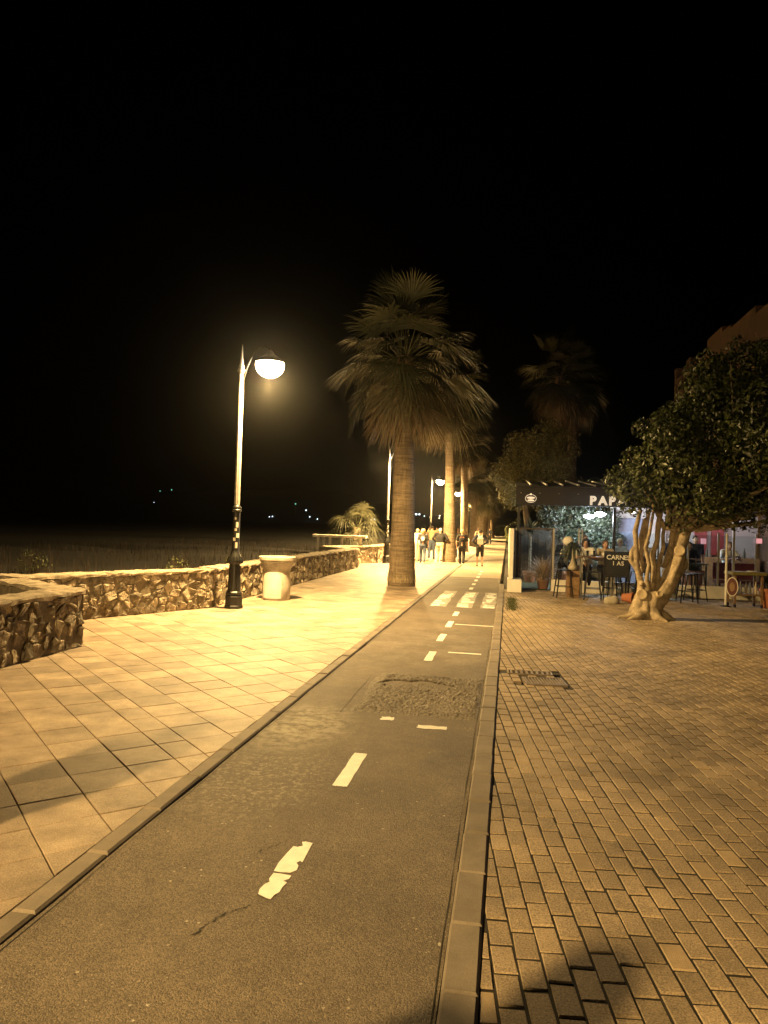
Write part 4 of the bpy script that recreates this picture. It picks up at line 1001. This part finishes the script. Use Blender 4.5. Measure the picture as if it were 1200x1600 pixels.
# chalkboard
t = thing('chalkboard', 'chalkboard sign with CARNES chalked in white capitals', 'sign', (2.52, 20.05, 0))
MB().bbox(0.02, 0.60, 0.0, 0.02, 0.66, 1.26, 0.004).build('board', M['board'], t)
b = MB(); b.bbox(-0.01, 0.019, -0.01, 0.03, 0.0, 1.30, 0.004).bbox(0.601, 0.63, -0.01, 0.03, 0.0, 1.30, 0.004).bbox(0.02, 0.60, -0.008, 0.028, 1.262, 1.30, 0.004).bbox(0.02, 0.60, -0.008, 0.028, 0.62, 0.658, 0.004)
b.build('frame', M['black'], t)
text('CARNES', 0.165, M['chalk'], t, (0.055, -0.006, 1.09), off=0.002, ext=0.002, spacing=0.25)
text('I AS', 0.15, M['chalk'], t, (0.22, -0.006, 0.94), off=0.002, ext=0.002, spacing=0.6)
# plants and pots
random.seed(80)
def pot(parent, r0, r1, h, m='terra', z=0.0):
    return MB().lathe([(r0, z), (r1*0.97, z+h*0.84), (r1*1.08, z+h*0.85), (r1*1.08, z+h), (r1*0.94, z+h), (r1*0.9, z+h*0.9), (0.01, z+h*0.9)], 20).build('pot', M[m], parent, True, 40)
def strap(n, L, wd, e0, e1, droop, base=(0, 0, 0)):
    b = MB()
    for _ in range(n):
        a = random.uniform(0, 6.283); e = random.uniform(e0, e1); l = L*random.uniform(.6, 1.1); d = Vector((math.cos(a)*math.cos(e), math.sin(a)*math.cos(e), math.sin(e))); s = Vector((-math.sin(a), math.cos(a), 0))
        vv = []
        for q, wq in ((0, 1), (.3, 1), (.6, .8), (.85, .5), (1, .08)):
            p = Vector(base)+d*l*q+Vector((0, 0, -droop*l*q*q)); vv += [p-s*wd*wq, p+s*wd*wq]
        b.add(vv, [(2*i, 2*i+1, 2*i+3, 2*i+2) for i in range(4)])
    return b
t = thing('drooping_plant', 'potted plant with long drooping leaves and a pale swollen base', 'plant', (1.78, 20.75, 0))
MB().bbox(-0.17, 0.17, -0.17, 0.17, 0, 0.72, 0.01).build('stand', M['wood'], t)
MB().lathe([(0.05, 0.722), (0.12, 0.75), (0.13, 0.82), (0.08, 0.92), (0.035, 1.05), (0.03, 1.45)], 16).build('swollen_stem', M['boulder'], t, True)
strap(120, 0.62, 0.010, 0.2, 1.2, 1.45, (0, 0, 1.42)).build('foliage', M['plant_leaf'], t)
t = thing('globe_lamp', 'pale round globe lamp behind the drooping plant', 'lamp', (1.72, 21.7, 0))
MB().tube([(0, 0, 0), (0, 0, 1.36)], 0.02, 8).build('stand', M['black'], t)
MB().lathe([(0.02, 1.36), (0.10, 1.39), (0.15, 1.46), (0.15, 1.54), (0.10, 1.62), (0.02, 1.64)], 20).build('globe', M['c_white'], t, True)
t = thing('ornamental_grass', 'feathery pinkish ornamental grass behind the gate glass', 'plant', (1.08, 22.75, 0))
pot(t, 0.14, 0.19, 0.3, 'terra')
strap(520, 1.25, 0.008, 0.45, 1.45, 0.42, (0, 0, 0.28)).build('foliage', M['pampas'], t)
for k, (x, y, z0, lab) in enumerate(((0.75, 25.2, 1.2, 'spiky leafed plant showing above the gate'), (1.9, 25.6, 1.0, 'spiky plant beside the reed screen top'))):
    t = thing('spiky_plant', lab, 'plant', (x, y, 0)); pot(t, 0.16, 0.22, 0.4)
    MB().tube([(0, 0, 0.35), (0, 0, z0+.5)], [0.05, 0.035], 8).build('stem', M['bark'], t)
    strap(60, 0.75, 0.025, 0.1, 1.4, 0.35, (0, 0, z0+.5)).build('foliage', M['plant_leaf'], t)
for k, (x, y, z, s, lab) in enumerate(((1.5, 26.6, 2.0, 0.7, 'leafy shrub behind the gate top, lit green'), (2.5, 26.8, 2.0, 0.9, 'leafy shrub under the two white spotlights'), (3.3, 26.6, 1.8, 0.8, 'leafy shrub left of the tall black post'))):
    t = thing('terrace_shrub', lab, 'shrub', (x, y, 0)); MB().tube([(0, 0, 0), (0.05, 0, z*.6), (0, 0, z)], [0.06, 0.05, 0.02], 8).build('trunk', M['bark'], t)
    leafmass([(0, 0, z, s*.7), (.3, -.1, z-.4, s*.6), (-.35, .1, z-.3, s*.6), (.2, 0, z+.4, s*.5), (-.2, -.1, z+.3, s*.5), (0, 0, z-.9, s*.6)], 3600, 0.12).build('foliage', M['plant_leaf'], t)
t = thing('boulder', 'pale rounded boulder lying left of the tree foot', 'boulder', (2.62, 19.3, 0.0))
blob('rock', [((-.08, 0, .07), .12, (.08, 0, .08), .13)], M['boulder'], t, 0.03, 3)
t = thing('fallen_pot', 'terracotta pot lying on its side behind the tree foot', 'plant pot', (2.95, 19.7, 0.14)); q = pot(t, 0.1, 0.14, 0.28); q.rotation_euler = (R(90), 0, R(60))
# cart, oval board, post, pot at the right edge
t = thing('serving_cart', 'olive wooden serving cart on castors at the right edge', 'cart', (6.0, 20.1, 0), R(6))
MB().bbox(-0.42, 0.42, -0.28, 0.28, 0.82, 0.90, 0.01).build('table_top', M['greenwood'], t)
for sx_ in (-1, 1):
    for sy in (-1, 1):
        lg = MB().bbox(sx_*.33-.025, sx_*.33+.025, sy*.22-.025, sy*.22+.025, 0.09, 0.818, 0.005).build('leg', M['wood'], t)
        MB().lathe([(0.02, -0.02), (0.045, -0.018), (0.045, 0.018), (0.02, 0.02)], 12).build('castor', M['black'], lg); lg.children[0].location = (sx_*.33, sy*.22, 0.047); lg.children[0].rotation_euler = (0, R(90), 0)
MB().bbox(-0.36, 0.36, -0.25, 0.25, 0.30, 0.34, 0.006).build('shelf', M['wood'], t)
for k in range(5):
    MB().lathe([(0.035, 0.342), (0.035, 0.52), (0.014, 0.58), (0.014, 0.65)], 10, (-0.25+0.12*k, -0.1+0.05*(k % 2))).build('bottle', M['alu' if k % 2 else 'c_beige'], t, True, 40)
t = thing('cart_plate', 'pale plate lying on the olive cart', 'plate', (6.15, 20.05, 0.902)); MB().lathe([(0.06, 0), (0.13, 0.02), (0.12, 0.022), (0.05, 0.006)], 18).build('dish', M['c_white'], t, True)
t = thing('oval_board', 'dark red oval sign with white border hanging at the cart', 'sign', (5.63, 19.85, 0.52), R(-25))
MB().add(*oval(0.14, 0.24, -0.015, 0.0)).build('border', M['white'], t); MB().add(*oval(0.12, 0.22, -0.02, -0.016)).build('field', M['maroon'], t); MB().add(*oval(0.06, 0.12, -0.024, -0.021)).build('crest', M['wood'], t)
t = thing('white_pole', 'thin white pole standing left of the serving cart', 'pole', (5.52, 20.0, 0)); MB().tube([(0, 0, 0), (0, 0, 1.86)], 0.028, 10).build('shaft', M['white'], t); MB().lathe([(0.12, 0), (0.12, 0.02), (0.04, 0.04)], 16).build('foot', M['black'], t)
t = thing('terracotta_planter', 'big terracotta planter with leafy plant at the right edge', 'planter', (6.62, 20.1, 0)); pot(t, 0.2, 0.28, 0.5)
strap(50, 0.8, 0.03, 0.4, 1.45, 0.4, (0, 0, 0.45)).build('foliage', M['plant_leaf'], t)
t = thing('lit_sign', 'small pink lit sign on the far right post', 'sign', (6.98, 22.2, 1.68)); MB().bbox(-0.07, 0.07, -0.02, 0.02, -0.07, 0.07, 0.01).build('panel', M['pinksign'], t)
t = thing('lit_sign', 'small pink lit sign behind the glass right of tree', 'sign', (5.6, 22.6, 1.62)); MB().bbox(-0.07, 0.07, -0.02, 0.02, -0.08, 0.08, 0.01).build('panel', M['pinksign'], t)
t = thing('terrace_planter', 'orange terracotta planter inside the glass right of tree', 'planter', (5.35, 22.9, 0.0)); pot(t, 0.26, 0.34, 0.75); strap(40, 0.6, 0.03, 0.4, 1.45, 0.5, (0, 0, .7)).build('foliage', M['plant_leaf'], t)
t = thing('red_bench', 'dark red bench inside the glass at the right', 'bench', (6.6, 22.9, 0)); MB().bbox(-0.6, 0.6, -0.2, 0.2, 0.42, 0.50, 0.01).build('seat', M['red'], t); MB().bbox(-0.6, 0.6, 0.18, 0.24, 0.52, 1.0, 0.01).build('backrest', M['red'], t)
for sx_ in (-1, 1): MB().bbox(sx_*.5-.03, sx_*.5+.03, -.18, .18, 0, .418, .005).build('leg', M['black'], t)
for k, (x, y, z, lab) in enumerate(((2.62, 21.0, 1.121, 'white cup on the high bar table'), (3.66, 21.45, 1.081, 'white card stand on the dark high table'))):
    t = thing('cup' if k == 0 else 'menu_card', lab, 'cup' if k == 0 else 'card', (x, y, z))
    if k == 0: MB().lathe([(0.03, 0), (0.045, 0.1), (0.04, 0.1), (0.028, 0.01)], 14, capt=True).build('cup_body', M['c_white'], t, True)
    else: MB().bbox(-0.06, 0.06, -0.004, 0.004, 0, 0.13, 0.002).bbox(-0.06, 0.06, 0.01, 0.05, 0, 0.01, 0.002).build('card', M['c_white'], t)

random.seed(90)
for k, (x, y, z, lab) in enumerate(((2.18, 20.95, 1.121, 'tall glass on the high bar table, left end'), (2.38, 21.15, 1.121, 'tall glass in the middle of the high bar table'), (2.80, 20.98, 1.121, 'tall glass on the high bar table, right end'), (3.5, 21.6, 1.081, 'tall glass on the dark high table, left end'), (3.95, 21.5, 1.081, 'tall glass on the dark high table, right end'))):
    t = thing('drinking_glass', lab, 'glass', (x, y, z), 0, 'glasses on the high tables')
    MB().lathe([(0.028, 0), (0.036, 0.15), (0.033, 0.15), (0.026, 0.01)], 12).build('tumbler', M['glass'], t, True); MB().lathe([(0.022, 0.012), (0.028, 0.10)], 12).build('drink', M['c_beige'], t, True)
for k in range(7):
    x = 5.5+k*0.4; t = thing('bar_bottle', 'small bottle standing on the bar counter at the back of the terrace', 'bottle', (x, 26.6, 1.052), 0, 'bottles on the bar counter')
    MB().lathe([(0.04, 0), (0.04, 0.2), (0.015, 0.27), (0.015, 0.33)], 10).build('bottle_body', M[('plant_leaf', 'wood', 'c_white')[k % 3]], t, True, 40)
table('low dark table inside the glass right of the tree', 5.4, 23.15, 0.8, 0.7, 0.95)
# ------------------------------------------------------------------ building behind the tree
t = thing('apartment_building', 'ochre building with stepped parapet behind the tree', 'building', (8.5, 26, 0))
prof = [(-4, 9.75), (2, 9.75), (2, 10.05), (5, 10.05), (5, 10.2), (6.2, 10.2), (6.2, 10.45), (8.5, 10.45), (8.5, 9.9), (11.6, 9.9), (11.6, 10.4), (12.4, 10.4), (12.4, 9.9), (14.6, 9.9), (14.6, 10.5), (15.0, 10.5)]
vv = [(0, -4, 0)]+[(0, y, z) for y, z in prof]+[(0, 15, 0)]; n = len(vv)
vv += [(9, y, z) for x, y, z in vv]
MB().add(vv, [tuple(range(n)), tuple(range(2*n-1, n-1, -1))]+[(i, n+i, n+(i+1) % n, (i+1) % n) for i in range(n)]).build('walls', M['ochre'], t)
for y in (-2.4, 0.8, 4.0, 7.2):
    for z in (4.0, 6.9):
        wd_ = MB().bbox(-0.05, 0.02, y, y+1.1, z, z+1.4, 0.01).build('window', M['wood'], t)
        MB().box(-0.06, -0.052, y+.1, y+1.0, z+.1, z+1.3).build('pane', M['glass_dark'], wd_)
        MB().bbox(-0.12, -0.001, y-.1, y+1.2, z-.1, z-.02, 0.01).build('sill', M['white'], wd_)

# ------------------------------------------------------------------ people
def person(label, loc, rz, h=1.7, top='c_black', bottom='c_jean', hair='h_dark', pose='walk', phase=1, shorts=False, sleeves='short', hairtype='short', extras=(), shoes='c_black', bag=None, build_=1.0, group=None, arms='down', lean=0.0):
    t = thing('person', label, 'person', loc, rz, group)
    k = h/1.7; t.scale = (k, k, k); W = build_
    hipz = 0.92; sh = 0.19*W
    ly = lean
    if pose == 'walk': legs = [((-.09, 0, hipz), (-.095, .13*phase, .50), (-.095, .15*phase if phase > 0 else -.25, .09 if phase > 0 else .14)), ((.09, 0, hipz), (.095, -.02*phase, .49), (.095, -.25*phase if phase > 0 else .15, .14 if phase > 0 else .09))]
    elif pose == 'stand': legs = [((-.09, 0, hipz), (-.11, .01, .5), (-.12, 0, .09)), ((.09, 0, hipz), (.11, .01, .5), (.12, -.03, .09))]
    else: legs = [((-.1, 0, hipz), (-.13, .42, hipz+.0), (-.13, .36, hipz-.42)), ((.1, 0, hipz), (.13, .42, hipz+.0), (.13, .36, hipz-.42))]
    shl = [(-sh, ly*.8, 1.41), (sh, ly*.8, 1.41)]
    A = []
    for s, p in zip((-1, 1), shl):
        if arms == 'down': A.append((p, (p[0]+s*.07, p[1]-.03+.05*s*phase, 1.13), (p[0]+s*.06, p[1]+.08+.08*s*phase, .88)))
        elif arms == 'table': A.append((p, (p[0]+s*.10, p[1]+.16, 1.17), (p[0]-s*.07, p[1]+.36, 1.20)))
        elif arms == 'hips': A.append((p, (p[0]+s*.14, p[1]-.06, 1.17), (p[0]-s*.02, p[1]+.12, 1.02)))
        elif arms == 'up': A.append((p, (p[0]+s*.12, p[1]+.12, 1.25), (p[0]+s*.02, p[1]+.20, 1.50)))
    hd = Vector((0, ly*1.15+.02, 1.59)); neck = Vector((0, ly*.95, 1.44))
    # body: one continuous skin
    sg = [(neck, .055, hd-Vector((0, .02, .06)), .055), ((0, ly*.5, 1.2), .11, (0, 0, .96), .12), (shl[0], .06, shl[1], .06), (neck, .055, (0, ly*.6, 1.3), .1)]
    for hp, kn, an in legs:
        sg += [(hp, .075, kn, .05), (kn, .05, an, .035)]
        ft = Vector(an)+Vector((0, .12, -.055)); sg.append((Vector(an)+Vector((0, -.02, -.05)), .035, ft, .03))
    for s, (p, e, w_) in zip((-1, 1), A):
        sg += [(p, .048, e, .038), (e, .038, w_, .027)]
        d = (Vector(w_)-Vector(e)).normalized(); w_ = Vector(w_); ax = Vector((0, 1, 0)) if abs(d.y) < .7 else Vector((1, 0, 0))
        sg.append((w_, .026, w_+d*.06, .03))
        for q, l in ((-.03, .05), (-.01, .065), (.01, .06), (.03, .045)): sg.append((w_+d*.07+ax*q, .010, w_+d*(.09+l)+ax*q*1.2, .009))
        sg.append((w_+d*.02+ax*.03, .011, w_+d*.07+ax*.065, .010))
    ex = [(hd, (.078, .096, .118)), (hd+Vector((0, .095, -.01)), (.014, .02, .022)), (hd+Vector((-.08, 0, -.005)), (.012, .022, .032)), (hd+Vector((.08, 0, -.005)), (.012, .022, .032))]
    blob('body', sg, M['skin'], t, 0.014, 2, ex)
    for s in (-1, 1):
        e = MB().lathe([(0.001, -.011), (.009, -.006), (.011, 0), (.009, .006), (.001, .011)], 8).build('eye', M['h_dark'], t); e.location = hd+Vector((s*.032, .086, .012))
    mth = MB().bbox(-.025, .025, -.004, .004, -.006, .006, .002).build('mouth', M['terra'], t); mth.location = hd+Vector((0, .09, -.05))
    # clothes
    sg = [((-.06, ly*.55, 1.25), .125*W, (-.05, 0, .98), .115*W), ((.06, ly*.55, 1.25), .125*W, (.05, 0, .98), .115*W), (shl[0], .075, shl[1], .075), ((0, ly*.8, 1.36), .11, (0, ly*.5, 1.2), .13)]
    for p, e, w_ in A:
        if sleeves == 'long': sg += [(p, .068, e, .055), (e, .055, Vector(e).lerp(Vector(w_), .93), .042)]
        elif sleeves == 'short': sg.append((p, .068, Vector(p).lerp(Vector(e), .75), .062))
    st = blob('shirt', sg, M[top], t, 0.018, 3)
    sg = [((-.05, 0, .97), .118*W, (-.06, -.01, .88), .118*W), ((.05, 0, .97), .118*W, (.06, -.01, .88), .118*W)]
    for hp, kn, an in legs:
        sg.append((hp, .105*W, kn, .073))
        if not shorts: sg.append((kn, .073, Vector(an)+Vector((0, 0, .0)), .058))
        else: pass
    blob('shorts' if shorts else 'trousers', sg, M[bottom], t, 0.018, 3)
    for hp, kn, an in legs:
        an = Vector(an); blob('shoe', [(an+Vector((0, -.03, -.045)), .042, an+Vector((0, .13, -.055)), .036)], M[shoes], t, 0.014, 2)
    # hair
    if hairtype == 'short': hx = [(hd+Vector((0, -.022, .035)), (.090, .098, .105))]
    elif hairtype == 'curly': hx = [(hd+Vector((0, -.03, .03)), (.12, .115, .125)), (hd+Vector((-.07, -.04, -.03)), (.06, .06, .08)), (hd+Vector((.07, -.04, -.03)), (.06, .06, .08)), (hd+Vector((0, -.07, -.04)), (.07, .05, .09))]
    else: hx = [(hd+Vector((0, -.025, .03)), (.093, .1, .11)), (hd+Vector((0, -.065, -.12)), (.085, .05, .16)), (hd+Vector((0, -.075, -.22)), (.075, .04, .14))]
    blob('hair', [], M[hair], t, 0.016, 1, hx)
    for kind in extras:
        if kind == 'backpack':
            bp = MB().bbox(-.14, .14, -.27, -.13, 1.03, 1.36, .04).bbox(-.10, .10, -.25, -.14, 1.355, 1.42, .02).build('backpack', M['c_white'], t)
            for s in (-1, 1): MB().tube([(s*.06, -.15, 1.40), (s*.10, -.06, 1.50), (s*.12, .08, 1.46)], .016, 5).build('strap', M['c_white'], bp)
        if kind == 'print': MB().add(*oval(.085, .11, -.172, -.166)).build('back_print', M['c_white'], st).location = (0, .005, 1.24)
        if kind == 'text': 
            MB().bbox(-.10, -.01, -.176, -.170, 1.33, 1.38, .002).build('back_print', M['terra'], st); MB().bbox(.02, .11, -.176, -.170, 1.33, 1.38, .002).build('back_print', M['terra'], st)
        if kind == 'cap': MB().lathe([(.10, 1.62), (.10, 1.66), (.075, 1.71), (.01, 1.725)], 16, (0, ly*1.15)).build('cap', M['c_tan'], t, True)
    return t
G = 'people strolling along the promenade'
person('walker with pale curly hair, dark top with white back print, jeans', (-4.0, 35.1, 0), R(4), 1.62, 'c_dark', 'c_jean', 'h_blond', 'walk', 1, hairtype='curly', extras=('print',), group=G)
person('walker in a tan sleeveless vest and jeans', (-4.05, 39.8, 0), R(-4), 1.80, 'c_tan', 'c_jean', 'h_dark', 'walk', -1, sleeves='none', group=G, build_=1.08, arms='up')
person('stout walker in black jacket and beige trousers, pale hair', (-3.35, 37.0, 0), R(0), 1.68, 'c_black', 'c_beige', 'h_white', 'walk', 1, sleeves='long', group=G, build_=1.25, arms='hips', shoes='c_black')
person('long haired walker in dark dress, half hidden in the group', (-2.75, 41.5, 0), R(5), 1.70, 'c_black', 'c_black', 'h_brown', 'walk', -1, hairtype='long', group=G)
person('walker in black t-shirt and trousers with pale shoes', (-2.08, 34.3, 0), R(-3), 1.66, 'c_black', 'c_black', 'h_blond', 'walk', 1, extras=('text',), group=G, shoes='c_white')
person('walker in dark jacket and black shorts with white backpack', (-1.25, 34.3, 0), R(2), 1.68, 'c_navy', 'c_black', 'h_dark', 'stand', 1, shorts=True, sleeves='long', extras=('backpack',), group=G, arms='hips')
person('walker in white, mostly hidden behind the biggest palm trunk', (-4.45, 36.6, 0), R(10), 1.62, 'c_white', 'c_beige', 'h_blond', 'walk', -1, sleeves='long', group=G, arms='hips')
person('distant walker in dark clothes far down the path', (-1.9, 78, 0), R(0), 1.75, 'c_black', 'c_black', 'h_dark', 'stand', 1, sleeves='long', group=G)
person('distant walker in pale shirt behind the main group', (-2.0, 52, 0), R(0), 1.7, 'c_beige', 'c_dark', 'h_brown', 'walk', 1, group=G)
G = 'diners on the terrace'
person('diner with dark curly hair and white shirt leaning on high table', (2.22, 21.75, -0.13), R(170), 1.7, 'c_white', 'c_dark', 'h_dark', 'sit', 1, hairtype='curly', group=G, arms='table', lean=.14)
person('diner with long brown hair bent over the high table', (2.72, 21.8, -0.13), R(190), 1.68, 'c_beige', 'c_dark', 'h_brown', 'sit', 1, hairtype='long', group=G, arms='table', lean=.12, sleeves='long')
person('diner in dark clothes behind the curly haired diner', (2.35, 23.4, -0.05), R(200), 1.72, 'c_dark', 'c_dark', 'h_brown', 'stand', 1, group=G, arms='down')
person('diner with dark hair and grey shirt behind the tree stems', (3.95, 22.0, -0.1), R(150), 1.72, 'c_grey', 'c_dark', 'h_dark', 'sit', 1, group=G, arms='table', lean=.1)
person('bald looking diner in pale shirt seen between tree stems', (3.3, 23.2, -0.1), R(200), 1.7, 'c_white', 'c_dark', 'h_white', 'sit', 1, group=G, arms='table', lean=.1)
person('standing person in blue shirt and jeans behind the glass', (4.85, 23.3, 0), R(160), 1.75, 'c_jean', 'c_jean', 'h_dark', 'stand', 1, group=G, arms='down', sleeves='long')
person('waiter in dark clothes standing by the bar counter', (5.85, 24.6, 0), R(185), 1.75, 'c_navy', 'c_black', 'h_dark', 'stand', 1, group=G, arms='down')
person('diner in navy seated left of the tall black post', (1.72, 23.0, -0.1), R(175), 1.7, 'c_navy', 'c_black', 'h_dark', 'sit', 1, group=G, arms='table', lean=.1, sleeves='long')
person('long haired diner in black seated right of the tree', (5.45, 23.6, -0.1), R(165), 1.66, 'c_black', 'c_dark', 'h_dark', 'sit', 1, hairtype='long', group=G, arms='table', lean=.1)
person('diner in white shirt near the right door panels', (6.7, 24.2, -0.1), R(190), 1.7, 'c_white', 'c_dark', 'h_brown', 'sit', 1, group=G, arms='table', lean=.1)
G = 'companions standing beside the viewer'
person('companion standing left of the viewer, only their shadow seen on tiles', (-3.49, 2.2, 0), R(10), 1.76, 'c_dark', 'c_dark', 'h_dark', 'stand', 1, group=G, sleeves='long')
person('companion standing close left of the viewer, only their shadow seen on pavers', (-1.55, 0.24, 0), R(-35), 1.76, 'c_dark', 'c_dark', 'h_dark', 'stand', 1, group=G, sleeves='long', build_=1.05, hairtype='curly', arms='table')

# ------------------------------------------------------------------ far lights on the hillside
for k, (x, z, s, c) in enumerate(((-450, 35.2, .9, 'far_green'), (-434, 37.2, 1.1, 'far_green'), (-458, 20, .5, 'far_white'), (-411, 4, .6, 'far_white'), (-309, 3, .9, 'far_white'), (-304, 4.5, 1.1, 'far_white'), (-300, 6, .8, 'far_white'), (-296, 6.5, 1.0, 'far_white'), (-266, 23.3, 1.2, 'far_green'), (-252, 15.6, 1.2, 'far_white'), (-247, 7.5, 1.0, 'far_white'), (-237, 5, 1.0, 'far_white'), (-228, 2.5, 1.7, 'far_green'), (-168, 6.5, 1.3, 'far_white'), (-164, 7, 1.0, 'far_white'), (-112, 14.7, 1.8, 'far_white'), (-108, 14.7, 1.5, 'far_white'), (-101.8, 12.7, 1.0, 'far_white'), (-94.7, 11.3, 1.2, 'far_warm'), (-83, 13.6, 1.4, 'far_warm'), (-83.5, 10.8, 1.2, 'far_warm'), (-68, 12, .9, 'far_warm'))):
    s *= 0.7
    t = thing('far_lamp', 'tiny far light in the darkness beyond the stone walls', 'lamp', (x, 900, 0), 0, 'tiny far lights on the dark horizon')
    MB().tube([(0, 0, 0), (0, 0, max(.5, z-s))], .12, 5).build('pole', M['black'], t)
    MB().lathe([(.01, z-s), (s*.7, z-s*.7), (s, z), (s*.7, z+s*.6), (.01, z+s*.7)], 10).build('lamp_head', M[c], t)

# ------------------------------------------------------------------ night air
hz = MB().box(-2100, 2100, -420, 3100, -1.6, 110).build('haze', None)
hm = bpy.data.materials.new('haze'); hm.use_nodes = True; ht = hm.node_tree
ht.nodes.remove(ht.nodes['Principled BSDF']); pvn = ht.nodes.new('ShaderNodeVolumePrincipled')
pvn.inputs['Density'].default_value = 0.00022; pvn.inputs['Color'].default_value = (0.9, 0.9, 0.92, 1); pvn.inputs['Anisotropy'].default_value = 0.94
ht.links.new(pvn.outputs[0], ht.nodes['Material Output'].inputs['Volume']); hz.data.materials.append(hm)
tag(hz, 'thin night air glowing faintly around the lamps', 'haze', kind='stuff')
